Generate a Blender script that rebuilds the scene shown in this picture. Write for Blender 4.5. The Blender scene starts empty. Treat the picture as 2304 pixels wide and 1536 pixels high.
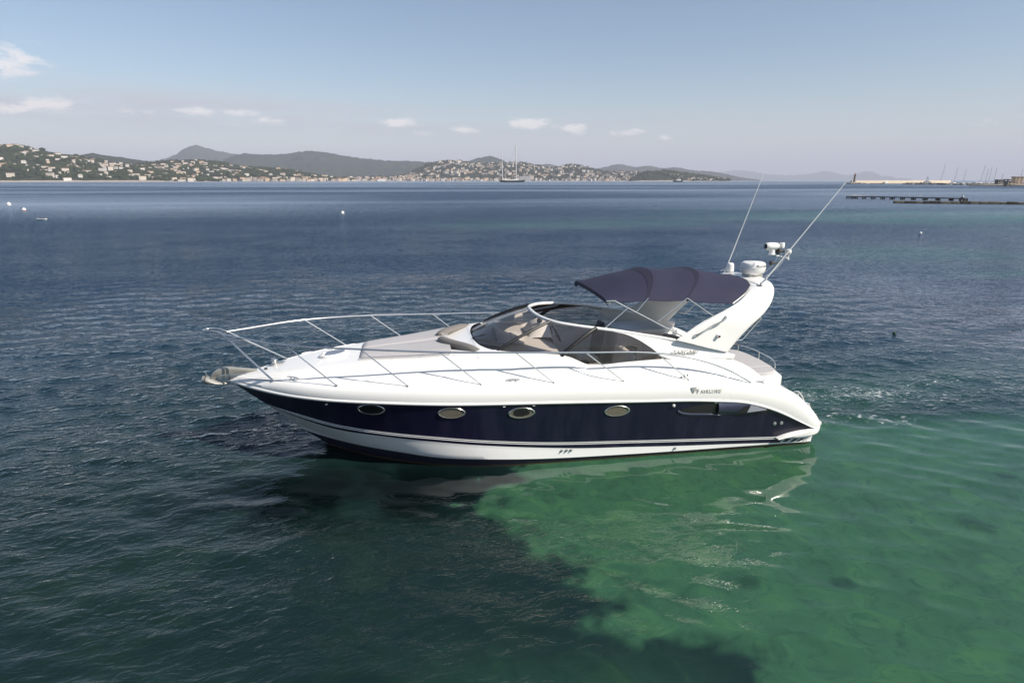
import bpy, bmesh, math, random
import numpy as np
from mathutils import Vector, Matrix, Quaternion, noise as mnoise

SC = bpy.context.scene
COL = SC.collection
R = math.radians
rng = np.random.default_rng(7)
random.seed(7)

# ------------------------------------------------------------------ camera
cam_d = bpy.data.cameras.new("camera")
cam = bpy.data.objects.new("camera", cam_d)
COL.objects.link(cam)
CAM = Vector((-1.199, -12.949, 5.474))
cam.location = CAM
cam_d.sensor_width = 36.0
cam_d.lens = 22.0
PITCH = math.atan(362.5 / 1408.0)
YAW = 0.159
cam.rotation_euler = (math.pi / 2 - PITCH, 0, -YAW)
cam_d.clip_start = 0.1
cam_d.clip_end = 90000.0
SC.camera = cam

# ------------------------------------------------------------------ sun and sky
SUN_AZ, SUN_EL = R(127.0), R(42.0)          # azimuth clockwise from +y
sun_dir = Vector((math.sin(SUN_AZ) * math.cos(SUN_EL), math.cos(SUN_AZ) * math.cos(SUN_EL), math.sin(SUN_EL)))
sd = bpy.data.lights.new("sun", 'SUN')
sd.energy = 5.0
sd.angle = R(0.5)
sd.color = (1.0, 0.93, 0.83)
sun = bpy.data.objects.new("sun", sd)
COL.objects.link(sun)
sun.rotation_euler = sun_dir.to_track_quat('Z', 'Y').to_euler()

W = bpy.data.worlds.new("World")
SC.world = W
W.use_nodes = True


class N:
    """small helper for node trees"""
    def __init__(s, nt, clear=True):
        s.nt = nt
        if clear:
            nt.nodes.clear()
    def n(s, t, ins=None, **kw):
        nd = s.nt.nodes.new(t)
        for k, v in kw.items():
            setattr(nd, k, v)
        for k, v in (ins or {}).items():
            s.set(nd, k, v)
        return nd
    def set(s, nd, k, v):
        sk = nd.inputs[k]
        if isinstance(v, bpy.types.NodeSocket):
            s.nt.links.new(v, sk)
        elif isinstance(v, bpy.types.Node):
            s.nt.links.new(v.outputs[0], sk)
        else:
            if hasattr(sk.default_value, '__len__') and not hasattr(v, '__len__'):
                v = [v] * len(sk.default_value)
            if hasattr(sk.default_value, '__len__') and len(sk.default_value) == 4 and len(v) == 3:
                v = (*v, 1)
            sk.default_value = v
    def m(s, op, a, b=None, c=None, clamp=False):
        nd = s.nt.nodes.new('ShaderNodeMath')
        nd.operation = op
        nd.use_clamp = clamp
        for i, v in enumerate((a, b, c)):
            if v is not None:
                s.set(nd, i, v)
        return nd.outputs[0]
    def mix(s, f, a, b):
        nd = s.nt.nodes.new('ShaderNodeMix')
        nd.data_type = 'RGBA'
        s.set(nd, 0, f); s.set(nd, 6, a); s.set(nd, 7, b)
        return nd.outputs[2]
    def ramp(s, f, stops, interp='LINEAR'):
        nd = s.nt.nodes.new('ShaderNodeValToRGB')
        cr = nd.color_ramp
        cr.interpolation = interp
        while len(cr.elements) < len(stops):
            cr.elements.new(0.5)
        for e, (p, c) in zip(cr.elements, stops):
            e.position = p
            e.color = (c, c, c, 1) if not hasattr(c, '__len__') else (*c, 1)
        s.set(nd, 0, f)
        return nd.outputs[0]
    def noise(s, vec, scale, detail=3.0, rough=0.55, dist=0.0):
        nd = s.n('ShaderNodeTexNoise', {'Scale': scale, 'Detail': detail, 'Roughness': rough, 'Distortion': dist})
        if vec is not None:
            s.set(nd, 'Vector', vec)
        return nd.outputs[0]


w = N(W.node_tree)
sky = w.n('ShaderNodeTexSky', sky_type='NISHITA')
sky.sun_disc = False
sky.sun_elevation = SUN_EL
sky.sun_rotation = SUN_AZ
sky.air_density = 1.0
sky.dust_density = 0.5
sky.ozone_density = 1.0
sky.altitude = 0
tc = w.n('ShaderNodeTexCoord')
gen = tc.outputs['Generated']
sep = w.n('ShaderNodeSeparateXYZ', {0: gen})
# azimuth and elevation of the direction, degrees, azimuth measured from the +y axis towards +x
az = w.m('MULTIPLY', w.m('ARCTAN2', sep.outputs[0], sep.outputs[1]), 57.29578)
el = w.m('MULTIPLY', w.m('ARCSINE', sep.outputs[2]), 57.29578)
comb = w.n('ShaderNodeCombineXYZ', {0: w.m('MULTIPLY', az, 0.35), 1: el, 2: 0.0})
n1 = w.noise(comb, 1.5, 7.0, 0.66, 0.5)
n2 = w.noise(w.n('ShaderNodeCombineXYZ', {0: w.m('MULTIPLY', az, 0.12), 1: el, 2: 4.0}), 0.55, 5.0, 0.6)


def gauss(a0, e0, sa, se):
    """soft oval around a direction in the sky"""
    da = w.m('DIVIDE', w.m('SUBTRACT', az, a0), sa * 1.25)
    de = w.m('DIVIDE', w.m('SUBTRACT', el, e0), se * 1.25)
    q = w.m('ADD', w.m('MULTIPLY', da, da), w.m('MULTIPLY', de, de))
    return w.m('POWER', 2.71828, w.m('MULTIPLY', q, -1.0))
CLOUDS = [  # azimuth, elevation, width, height, strength
    (-25.7, 5.2, 1.8, 0.42, 1.0), (-27.4, 7.9, 1.7, 0.9, 0.85), (-28.0, 4.8, 1.6, 0.35, 0.8), (-16.4, 5.2, 1.4, 0.32, 0.75),
    (-13.3, 5.2, 1.3, 0.28, 0.7), (-20.3, 5.0, 1.2, 0.3, 0.6), (-10.9, 4.7, 1.1, 0.30, 0.75), (-0.9, 4.75, 1.6, 0.36, 0.9), (5.0, 4.25, 1.3, 0.26, 0.85),
    (10.6, 4.75, 1.7, 0.40, 1.15), (14.8, 4.3, 1.1, 0.40, 0.9), (19.0, 4.0, 1.5, 0.28, 0.85), (22.3, 3.5, 0.6, 0.25, 0.7),
    (45.6, 3.9, 2.0, 0.3, 0.4), (1.0, 3.9, 3.0, 0.25, 0.4), (13, 3.8, 3.0, 0.2, 0.4)]
acc = None
for a0, e0, sa, se, st in CLOUDS:
    g = w.m('MULTIPLY', gauss(a0, e0, sa, se), st)
    acc = g if acc is None else w.m('MAXIMUM', acc, g)
nd = w.m('MULTIPLY', w.m('SUBTRACT', n1, 0.5), 2.6)
puff = w.m('MULTIPLY', w.m('SUBTRACT', w.m('ADD', acc, nd), 0.34), 1.9, clamp=True)
puff = w.m('MULTIPLY', puff, w.m('MULTIPLY', acc, 2.0, clamp=True))
band = w.m('MULTIPLY', gauss(-22.0, 5.4, 17.0, 1.1), w.m('MULTIPLY', w.m('SUBTRACT', n2, 0.36), 4.2, clamp=True))
band2 = w.m('MULTIPLY', gauss(4.0, 4.2, 22.0, 0.9), w.m('MULTIPLY', w.m('SUBTRACT', n2, 0.40), 3.2, clamp=True))
veil = w.m('MULTIPLY', w.m('ADD', band, band2), 1.0, clamp=True)
SKY_STRENGTH = 0.090
HAZE_DENSITY = 7.5e-5
# grade: slightly greyer, less saturated than the raw model
hs = w.n('ShaderNodeHueSaturation', {'Hue': 0.5, 'Saturation': 1.0, 'Value': 1.0, 'Color': sky.outputs[0]})
hzn = w.m('POWER', 2.71828, w.m('MULTIPLY', w.m('MULTIPLY', el, el), -0.045))
c0 = w.mix(w.m('MULTIPLY', hzn, 0.75), hs.outputs[0], (5.6, 5.5, 5.8, 1))
c1 = w.mix(w.m('MULTIPLY', veil, 0.8), c0, (5.0, 5.05, 5.5, 1))
c2 = w.mix(w.m('MULTIPLY', puff, 0.75), c1, (9.2, 8.6, 8.4, 1))
bg = w.n('ShaderNodeBackground', {'Color': c2, 'Strength': SKY_STRENGTH})
w.n('ShaderNodeOutputWorld', {'Surface': bg})

SC.view_settings.view_transform = 'Standard'
SC.view_settings.look = 'None'
SC.view_settings.exposure = 0.40
SC.view_settings.gamma = 1.0
SC.view_settings.use_curve_mapping = False
SC.render.engine = 'CYCLES'
SC.cycles.max_bounces = 10
SC.cycles.transparent_max_bounces = 16
SC.cycles.volume_bounces = 0
SC.cycles.caustics_reflective = False
SC.cycles.caustics_refractive = False
SC.cycles.sample_clamp_indirect = 6.0
SC.cycles.use_denoising = True


# ------------------------------------------------------------------ helpers
def spl(xs, ys):
    """cubic through the points, flat slope limits at the ends"""
    xs = np.array(xs, float); ys = np.array(ys, float)
    d = np.diff(ys) / np.diff(xs)
    m = np.zeros_like(ys)
    m[1:-1] = (d[:-1] * np.diff(xs)[1:] + d[1:] * np.diff(xs)[:-1]) / (xs[2:] - xs[:-2])
    m[0], m[-1] = d[0], d[-1]
    def f(x):
        x = np.asarray(x, float)
        i = np.clip(np.searchsorted(xs, x) - 1, 0, len(xs) - 2)
        h = xs[i + 1] - xs[i]
        t = np.clip((x - xs[i]) / h, 0, 1)
        return ((2 * t**3 - 3 * t**2 + 1) * ys[i] + (t**3 - 2 * t**2 + t) * h * m[i] +
                (-2 * t**3 + 3 * t**2) * ys[i + 1] + (t**3 - t**2) * h * m[i + 1])
    return f


def curve3(pts, n):
    """n points along a smooth curve through pts, evenly by chord parameter"""
    pts = np.array(pts, float)
    s = np.concatenate([[0], np.cumsum(np.linalg.norm(np.diff(pts, axis=0), axis=1))])
    f = [spl(s, pts[:, k]) for k in range(3)]
    u = np.linspace(0, s[-1], n)
    return np.stack([g(u) for g in f], -1)


def principled(name, col, rough=0.5, metal=0.0, coat=0.0, spec=0.5, var=0.0, vscale=6.0, bump=0.0, bscale=60.0):
    m = bpy.data.materials.new(name)
    m.use_nodes = True
    t = N(m.node_tree)
    b = t.n('ShaderNodeBsdfPrincipled', {'Roughness': rough, 'Metallic': metal, 'Coat Weight': coat, 'Specular IOR Level': spec})
    b.inputs['Coat Roughness'].default_value = 0.08
    tcd = t.n('ShaderNodeTexCoord').outputs['Object']
    if var:
        f = t.noise(tcd, vscale, 5, 0.6)
        c = t.mix(f, tuple(x * (1 - var) for x in col) + (1,), tuple(min(1, x * (1 + var)) for x in col) + (1,))
        t.set(b, 'Base Color', c)
        t.set(b, 'Roughness', t.m('ADD', t.m('MULTIPLY', f, 0.15), rough - 0.07))
    else:
        t.set(b, 'Base Color', col)
    if bump:
        bn = t.n('ShaderNodeBump', {'Strength': bump, 'Distance': 0.01, 'Height': t.noise(tcd, bscale, 4, 0.6)})
        t.set(b, 'Normal', bn)
    t.n('ShaderNodeOutputMaterial', {'Surface': b})
    return m


class MB:
    """collects geometry for ONE mesh"""
    def __init__(s):
        s.v = []; s.f = []; s.mi = []
    def add(s, verts, faces, mi=0):
        o = len(s.v)
        s.v += [tuple(map(float, p)) for p in verts]
        s.f += [tuple(i + o for i in f) for f in faces]
        s.mi += list(mi) if hasattr(mi, '__len__') else [mi] * len(faces)
        return s
    def grid(s, rows, mi=0, closeu=False, closev=False, flip=False):
        rows = np.array(rows, float)
        a, b = rows.shape[:2]
        f = []; mm = []
        for i in range(a if closeu else a - 1):
            for j in range(b if closev else b - 1):
                q = (i * b + j, i * b + (j + 1) % b, ((i + 1) % a) * b + (j + 1) % b, ((i + 1) % a) * b + j)
                f.append(q[::-1] if flip else q)
                mm.append(mi[i] if hasattr(mi, '__len__') else mi)
        return s.add(rows.reshape(-1, 3), f, mm)
    def tube(s, pts, r, n=8, mi=0, caps=True, flat=1.0):
        pts = np.array(pts, float)
        rr = np.broadcast_to(np.array(r, float), (len(pts),))
        t = np.gradient(pts, axis=0)
        t /= np.linalg.norm(t, axis=1)[:, None] + 1e-12
        up = np.array([0, 0, 1.0])
        if abs(t[0] @ up) > 0.9:
            up = np.array([0, 1.0, 0])
        rows = []
        a = None
        for p, d, ra in zip(pts, t, rr):
            a = np.cross(d, up) if a is None else a - d * (a @ d)
            a /= np.linalg.norm(a) + 1e-12
            b = np.cross(a, d)
            th = np.arange(n) * 2 * np.pi / n
            rows.append(p + ra * (np.cos(th)[:, None] * a + flat * np.sin(th)[:, None] * b))
        o = len(s.v)
        s.grid(rows, mi, closev=True)
        if caps:
            k = len(pts)
            s.f += [tuple(o + i for i in range(n)), tuple(o + (k - 1) * n + i for i in range(n))[::-1]]
            s.mi += [mi, mi]
        return s
    def bar(s, p, q, r, n=8, mi=0):
        return s.tube([p, q], r, n, mi)
    def lathe(s, prof, c=(0, 0, 0), n=20, mi=0, axis='z'):
        th = np.arange(n) * 2 * np.pi / n
        rows = []
        for r, z in prof:
            p = np.stack([r * np.cos(th), r * np.sin(th), np.full(n, z)], -1)
            if axis == 'x': p = p[:, [2, 0, 1]]
            if axis == 'y': p = p[:, [0, 2, 1]] * np.array([1, 1, -1])
            rows.append(p + np.array(c))
        return s.grid(rows, mi, closev=True)
    def box(s, c, d, mi=0, bev=0.0, rz=0.0, M=None):
        bm = bmesh.new()
        bmesh.ops.create_cube(bm, size=1.0)
        for v in bm.verts:
            v.co = Vector((v.co.x * d[0], v.co.y * d[1], v.co.z * d[2]))
        if bev:
            bmesh.ops.bevel(bm, geom=bm.edges[:], offset=bev, segments=3, profile=0.6, affect='EDGES')
        T = M if M is not None else Matrix.Rotation(rz, 4, 'Z')
        bm.verts.ensure_lookup_table()
        vs = [T @ v.co + Vector(c) for v in bm.verts]
        s.add(vs, [[v.index for v in f.verts] for f in bm.faces], mi)
        bm.free()
        return s
    def prism(s, poly, z0, z1, mi=0, bev=0.0):
        """flat outline in x,y with height"""
        bm = bmesh.new()
        lo = [bm.verts.new((p[0], p[1], z0)) for p in poly]
        f = bm.faces.new(lo)
        r = bmesh.ops.extrude_face_region(bm, geom=[f])
        for e in r['geom']:
            if isinstance(e, bmesh.types.BMVert):
                e.co.z = z1
        bmesh.ops.recalc_face_normals(bm, faces=bm.faces[:])
        if bev:
            ed = [e for e in bm.edges if abs(e.verts[0].co.z - z1) < 1e-6 and abs(e.verts[1].co.z - z1) < 1e-6]
            bmesh.ops.bevel(bm, geom=ed, offset=bev, segments=3, profile=0.6, affect='EDGES')
        bm.verts.index_update()
        s.add([v.co for v in bm.verts], [[v.index for v in f.verts] for f in bm.faces], mi)
        bm.free()
        return s
    def mirror(s, only_from=0):
        """adds the other side of the boat"""
        v0, f0, m0 = s.v[only_from:], list(s.f), list(s.mi)
        o = len(s.v)
        s.v += [(x, -y, z) for x, y, z in v0]
        s.f += [tuple(i + o for i in f[::-1]) for f in f0]
        s.mi += m0
        return s
    def mesh(s, name, mats, smooth=True, angle=35, weld=0.0, fixn=True):
        me = bpy.data.meshes.new(name)
        me.from_pydata(s.v, [], s.f)
        for m in (mats if isinstance(mats, (list, tuple)) else [mats]):
            me.materials.append(m)
        me.polygons.foreach_set('material_index', s.mi)
        bm = bmesh.new(); bm.from_mesh(me)
        if weld:
            bmesh.ops.remove_doubles(bm, verts=bm.verts[:], dist=weld)
        if fixn:
            bmesh.ops.recalc_face_normals(bm, faces=bm.faces[:])
        bm.to_mesh(me); bm.free()
        if smooth:
            me.polygons.foreach_set('use_smooth', [True] * len(me.polygons))
            me.set_sharp_from_angle(angle=R(angle))
        me.update()
        return me
    def build(s, name, mats, parent=None, **kw):
        o = bpy.data.objects.new(name, s.mesh(name, mats, **kw))
        COL.objects.link(o)
        if parent is not None:
            o.parent = parent
        return o


def tag(o, label=None, cat=None, group=None, kind=None):
    for k, v in (('label', label), ('category', cat), ('group', group), ('kind', kind)):
        if v:
            o[k] = v
    return o


def empty(name, loc=(0, 0, 0), rz=0.0):
    o = bpy.data.objects.new(name, None)
    o.empty_display_size = 0.3
    o.location = loc
    o.rotation_euler = (0, 0, rz)
    COL.objects.link(o)
    return o


def copy_tree(o, parent=None):
    c = o.copy()
    COL.objects.link(c)
    if parent is not None:
        c.parent = parent
    for ch in list(o.children):
        copy_tree(ch, c)
    return c


def smooth01(a, b, x):
    t = np.clip((np.asarray(x, float) - a) / (b - a), 0, 1)
    return t * t * (3 - 2 * t)


def text_mesh(body, name, mat, parent, size, M, depth=0.004, spacing=1.0, shear=0.0, xs=1.0):
    cu = bpy.data.curves.new(name, 'FONT')
    cu.body = body
    cu.size = size
    cu.extrude = depth
    cu.shear = shear
    cu.space_character = spacing
    ob = bpy.data.objects.new(name + '_curve', cu)
    COL.objects.link(ob)
    dg = bpy.context.evaluated_depsgraph_get()
    me = bpy.data.meshes.new_from_object(ob.evaluated_get(dg))
    bpy.data.objects.remove(ob)
    me.transform(Matrix.Diagonal((xs, 1, 1, 1)))
    me.transform(M)
    me.materials.clear(); me.materials.append(mat)
    o = bpy.data.objects.new(name, me)
    COL.objects.link(o)
    if parent is not None:
        o.parent = parent
    return o

# ================================================================== WATER
def lattice(seed):
    g = np.random.default_rng(seed).random((256, 256))
    def f(x, y):
        xi = np.floor(x).astype(np.int64); yi = np.floor(y).astype(np.int64)
        u = x - xi; v = y - yi
        u = u * u * (3 - 2 * u); v = v * v * (3 - 2 * v)
        a = g[xi & 255, yi & 255]; b = g[(xi + 1) & 255, yi & 255]
        c = g[xi & 255, (yi + 1) & 255]; d = g[(xi + 1) & 255, (yi + 1) & 255]
        return (a * (1 - u) + b * u) * (1 - v) + (c * (1 - u) + d * u) * v
    return f
_L = lattice(3)
def fbm(x, y, oct=4, seed=0):
    x = np.asarray(x, float) + 37.1 * seed; y = np.asarray(y, float) + 17.7 * seed
    t = 0; a = 0.5; s = 0
    for k in range(oct):
        t = t + a * _L(x, y); s += a
        x = x * 2.03 + 11.3; y = y * 2.03 + 5.7; a *= 0.5
    return t / s


def axis_pts(lo, hi, st, g_lo, g_hi, far_lo, far_hi):
    mid = list(np.arange(lo, hi + st / 2, st))
    d = st; x = mid[-1]; up = []
    while x < far_hi:
        d *= g_hi; x += d; up.append(x)
    d = st; x = mid[0]; dn = []
    while x > far_lo:
        d *= g_lo; x -= d; dn.append(x)
    return np.array(dn[::-1] + mid + up)


def build_water():
    xs = axis_pts(-13, 14, 0.05, 1.05, 1.05, -60000, 60000)
    ys = axis_pts(-9.5, 9, 0.05, 1.15, 1.022, -400, 70000)
    X, Y = np.meshgrid(xs, ys)
    sx = np.gradient(xs)[None, :]; sy = np.gradient(ys)[:, None]
    sp = np.maximum(sx, sy)
    # where the wind reaches the water: calmer in the lee and in the wash astern
    lee = smooth01(-4.5, 4.5, X + 0.35 * (Y + 3)) * (1 - smooth01(-1.6, 1.0, Y))
    near_hull = np.exp(-(np.maximum(0, np.abs(X - 2) - 4.5) / 1.5) ** 2) * np.exp(-((Y + 1.9) / 1.3) ** 2)
    lee = lee * (1 - 0.55 * smooth01(-2.6, -4.6, Y) * (1 - smooth01(3.5, 6.5, X)))
    amp = 1.0 - 0.58 * lee + 0.3 * np.exp(-((Y - 0.6 + 0.22 * (X - 7)) / 1.5) ** 2) * smooth01(7.2, 8.2, X)
    amp = amp * (1 - 0.55 * near_hull) * (1 - 0.3 * smooth01(-4, -9, Y))
    amp = amp * (0.8 + 0.45 * fbm(X * 0.16, Y * 0.22, 3, 1))
    Z = np.zeros_like(X); DX = np.zeros_like(X); DY = np.zeros_like(X)
    r = np.random.default_rng(21)
    nw = 120
    for k in range(nw):
        lam = 0.30 * (1.5 / 0.30) ** r.random()
        th = R(-106) + r.normal(0, 0.55)                 # travel direction, crests nearly across the view
        kk = 2 * math.pi / lam
        slope = 0.105 / math.sqrt(nw / 2) * (lam / 0.9) ** 0.05
        a = slope / kk
        fade = np.clip((lam / sp - 3.2) / 3.0, 0, 1)
        w_small = amp ** 1.4 if lam > 0.85 else (amp if lam > 0.55 else 0.55 * (1 - 0.6 * near_hull) * (1 - 0.45 * smooth01(4.5, 7.5, X) * (Y < 0)) + 0.55 * amp)
        ph = kk * (X * math.cos(th) + Y * math.sin(th)) + r.random() * 6.283
        A = a * fade * w_small
        Z += A * np.sin(ph)
        DX += A * np.cos(ph) * math.cos(th) * 0.8
        DY += A * np.cos(ph) * math.sin(th) * 0.8
    # wake crests that run away astern of the boat
    wz = 0.035 * np.sin(2.6 * (Y - 2.2 - 0.24 * (X - 7)) + 0.6 * np.sin(X * .5)) * smooth01(7.0, 9.5, X) * np.exp(-((Y - 3.5 - 0.2 * (X - 7)) / 3.0) ** 2) * np.exp(-np.maximum(0, X - 7) / 16)
    Z += wz * np.clip((1.6 / sp - 2) / 3, 0, 1)
    # sand and seagrass on the bottom, seen through the water
    yb = np.array([-12, -9, -7.6, -6.95, -6.7, -6.45, -5.75, -5.2, -4.1, -2.92, -2.3, -1.5, 0.0, 2.0])
    xb = np.array([1.8, 2.0, 2.15, 1.9, 1.25, 1.0, 1.25, 0.9, 0.35, -0.15, 0.2, 1.0, 3.5, 9.0])
    wob = (fbm(X * 0.8, Y * 0.8, 6, 2) - 0.5) * 2.2 + (fbm(X * 4.2, Y * 4.2, 4, 14) - 0.5) * 0.9
    d = X - np.interp(Y, yb, xb) + wob
    sand = smooth01(-1.5, 1.9, d)
    sand = smooth01(0.12, 0.88, sand + (fbm(X * 1.9, Y * 2.4, 6, 15) - 0.5) * 1.7 * (1 - abs(2 * sand - 1)))
    # a grass clump in the foreground
    cl = np.hypot((X - 1.75) / 0.85, (Y + 7.55) / 0.62) + wob * 0.35
    sand *= smooth01(0.75, 1.15, cl)
    for (px, py, pr_) in ((7.75, -5.1, .30), (3.3, -5.9, .22), (4.6, -6.1, .16), (9.9, -3.6, .2)):
        sand *= 0.5 + 0.5 * smooth01(0.4, 1.3, np.hypot(X - px, (Y - py) * 1.3) / pr_ + wob * .3)
    sand *= 1 - smooth01(-1.5, 0.5, Y + 0.10 * (X - 7) + wob * 0.35)
    sand = np.maximum(sand, 0.16 * smooth01(-6.0, -7.5, Y) * smooth01(0.3, 0.7, fbm(X * .5, Y * .5, 3, 4)) * 1.5)
    pn = fbm(X * 0.07, Y * 0.16, 4, 5)
    far = 0
    far = np.maximum(far, 1.3 * np.exp(-((X - 30) / 10.) ** 2 - ((Y - 15.5 - .25 * (X - 30)) / 3.4) ** 2) * smooth01(0.30, 0.55, pn))
    far = np.maximum(far, 0.55 * np.exp(-((X - 38) / 15.) ** 2 - ((Y - 30) / 6.) ** 2) * smooth01(0.38, 0.6, pn))
    pn2 = fbm(X * 0.03, Y * 0.05, 4, 6)
    far = np.maximum(far, 0.8 * smooth01(6, 60, X - 0.15 * Y) * np.exp(-((Y - 76) / 26.) ** 2) * smooth01(0.36, 0.62, pn2))
    far = np.maximum(far, 0.5 * smooth01(-35, 20, X) * np.exp(-((Y - 66) / 9.) ** 2) * smooth01(0.42, 0.6, pn2))
    # gusts and slicks on the bay: how rough the surface is far out
    g1 = fbm(X * 0.004 + Y * 0.0009, Y * 0.016, 4, 8)
    rough = smooth01(0.34, 0.62, g1)
    D = np.hypot(X - CAM.x, Y - CAM.y)
    slick = smooth01(60, 105, Y + 0.35 * X + 12 * (fbm(X * .02, Y * .03, 3, 9) - .5)) * (1 - smooth01(190, 290, Y)) * (1 - smooth01(-60, 20, X + 0.0 * Y + 30 * (fbm(X * .03, Y * .06, 3, 10) - .5)))
    streak = np.exp(-((Y - 270) / 70.) ** 2) * smooth01(60, 160, X + 60 * fbm(X * .01, Y * .02, 3, 11))
    calm = np.where(D < 60, amp, 1.0)
    far_r = np.clip(0.55 + 0.75 * rough, 0, 1.3) * (1 - 0.62 * slick) * (1 - 0.5 * streak)
    tt = smooth01(45, 100, D)
    waves = amp * (1 - tt) + far_r * tt
    # foam of the propeller wash
    fx = X - 6.9
    fn = fbm(X * 1.1, Y * 1.5, 4, 12)
    c0 = 0.55 + 0.16 * fx
    foam = np.exp(-((Y - c0 - 0.35 * np.sin(fx * .9)) / (0.75 + 0.08 * fx)) ** 2) * smooth01(-0.4, 0.5, fx) * np.exp(-np.maximum(fx, 0) / 9.0)
    foam2 = np.exp(-((Y + 0.55 - 0.06 * fx) / 0.42) ** 2) * smooth01(-0.2, 0.3, fx) * np.exp(-np.maximum(fx, 0) / 3.2) * 0.9
    foam3 = np.exp(-((Y - 1.75 - 0.22 * fx) / (0.5 + .03 * fx)) ** 2) * smooth01(-0.6, 0.6, fx) * np.exp(-np.maximum(fx, 0) / 4.0) * 0.75
    lt = np.clip((fx - .3) / 5.5, 0, 1.3)
    foam4 = np.exp(-((Y - (0.45 - 2.3 * lt)) / (0.4 + .4 * lt)) ** 2) * smooth01(0.0, .6, fx) * (1 - smooth01(3.5, 7, fx)) * (.05 + .55 * smooth01(.42, .62, fbm(X * .8, Y * 1.2, 3, 21)))
    foam = np.maximum(foam, foam4)
    foam = np.clip(np.maximum(np.maximum(foam, foam2), foam3) * (0.42 + 1.2 * fn), 0, 1.1)
    wash = np.exp(-((Y - 0.8 - 0.14 * fx) / (1.4 + .08 * np.maximum(fx, 0))) ** 2) * smooth01(-0.6, 1.0, fx) * np.exp(-np.maximum(fx, 0) / 9.0)
    sand = np.maximum(sand, 0.55 * wash)
    sand = np.maximum(sand, far)

    bow_dark = np.exp(-(((X + 2.2) / 3.2) ** 2 + ((Y + 2.35) / 1.25) ** 2) ** 2) * smooth01(0.28, 0.52, fbm(X * .9, Y * .9, 4, 31))  # weed under the bow, blackened to paint in the hull's dark reflection
    sand = sand - bow_dark * (1 - smooth01(0.1, 0.5, sand))
    V = np.stack([X + DX, Y + DY, Z], -1).reshape(-1, 3).astype(np.float32)
    ny, nx = X.shape
    idx = np.arange(ny * nx).reshape(ny, nx)
    F = np.stack([idx[:-1, :-1], idx[:-1, 1:], idx[1:, 1:], idx[1:, :-1]], -1).reshape(-1, 4).astype(np.int32)
    me = bpy.data.meshes.new("water")
    me.vertices.add(len(V)); me.vertices.foreach_set('co', V.ravel())
    me.loops.add(F.size); me.loops.foreach_set('vertex_index', F.ravel())
    me.polygons.add(len(F)); me.polygons.foreach_set('loop_start', np.arange(0, F.size, 4, dtype=np.int32))
    me.polygons.foreach_set('use_smooth', np.ones(len(F), bool))
    me.update(calc_edges=True)
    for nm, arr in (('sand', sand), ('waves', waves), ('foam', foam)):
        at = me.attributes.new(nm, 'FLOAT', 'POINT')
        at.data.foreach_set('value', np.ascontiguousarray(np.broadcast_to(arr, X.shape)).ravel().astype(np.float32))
    o = bpy.data.objects.new("water", me)
    COL.objects.link(o)
    tag(o, "rippled sea, dark blue offshore and clear green over sand near the camera", "water", kind="structure")
    m = bpy.data.materials.new("sea_water")
    m.use_nodes = True
    me.materials.append(m)
    t = N(m.node_tree)
    pos = t.n('ShaderNodeNewGeometry').outputs['Position']
    def attr(k): return t.n('ShaderNodeAttribute', attribute_name=k).outputs['Fac']
    wv = attr('waves')
    sc = lambda a, b: t.n('ShaderNodeVectorMath', {0: pos, 1: (a, b, 1.0)}, operation='MULTIPLY').outputs[0]
    rot = t.n('ShaderNodeVectorRotate', {'Vector': pos, 'Angle': R(14)}, rotation_type='Z_AXIS').outputs[0]
    rs = t.n('ShaderNodeVectorMath', {0: rot, 1: (1.9, 3.4, 1.0)}, operation='MULTIPLY').outputs[0]
    rot2 = t.n('ShaderNodeVectorRotate', {'Vector': pos, 'Angle': R(-9)}, rotation_type='Z_AXIS').outputs[0]
    rs2 = t.n('ShaderNodeVectorMath', {0: rot2, 1: (3.6, 7.0, 1.0)}, operation='MULTIPLY').outputs[0]
    hA = t.noise(rs, 1.0, 3.0, 0.55, 0.6)          # metre-long waves, used far out
    hB = t.noise(rs2, 1.0, 3.0, 0.55, 0.5)          # ripples
    hC = t.noise(sc(0.12, 0.34), 1.0, 3.0, 0.6)
    vd = t.n('ShaderNodeVectorMath', {0: pos, 1: tuple(CAM)}, operation='DISTANCE').outputs['Value']
    farw = t.n('ShaderNodeMapRange', {0: vd, 1: 18.0, 2: 45.0}).outputs[0]
    hBs = t.m('MULTIPLY', hB, t.m('MULTIPLY', t.m('ADD', 0.050, t.m('MULTIPLY', farw, 0.02)), t.m('MAXIMUM', t.m('POWER', t.m('MINIMUM', wv, 1.1), 3.2), farw)))
    h = t.m('ADD', t.m('MULTIPLY', hA, t.m('MULTIPLY', farw, 0.30)), hBs)
    h = t.m('ADD', h, t.m('MULTIPLY', hC, t.m('MULTIPLY', farw, 0.45)))
    h = t.m('MULTIPLY', h, t.m('MULTIPLY', wv, t.m('MAXIMUM', wv, farw)))
    bump = t.n('ShaderNodeBump', {'Strength': 1.0, 'Distance': 1.0, 'Height': h})
    # bottom seen through the surface
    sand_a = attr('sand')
    dist = t.n('ShaderNodeVectorMath', {0: pos, 1: t.n('ShaderNodeVectorMath', {0: t.n('ShaderNodeNewGeometry').outputs['Normal'], 1: (2.2, 2.2, 0.0)}, operation='MULTIPLY')}, operation='ADD').outputs[0]
    mott = t.noise(dist, 1.6, 6.0, 0.62, 0.4)
    mott2 = t.noise(dist, 0.33, 4.0, 0.6)
    fine = t.noise(dist, 6.5, 4.0, 0.6)
    sa = t.m('ADD', sand_a, t.m('MULTIPLY', t.m('MULTIPLY', t.m('SUBTRACT', mott, 0.5), 1.1), t.m('MULTIPLY', sand_a, 1.5, clamp=True)), clamp=True)
    sand_c = t.mix(mott2, (0.022, 0.070, 0.039, 1), (0.038, 0.108, 0.060, 1))
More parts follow.
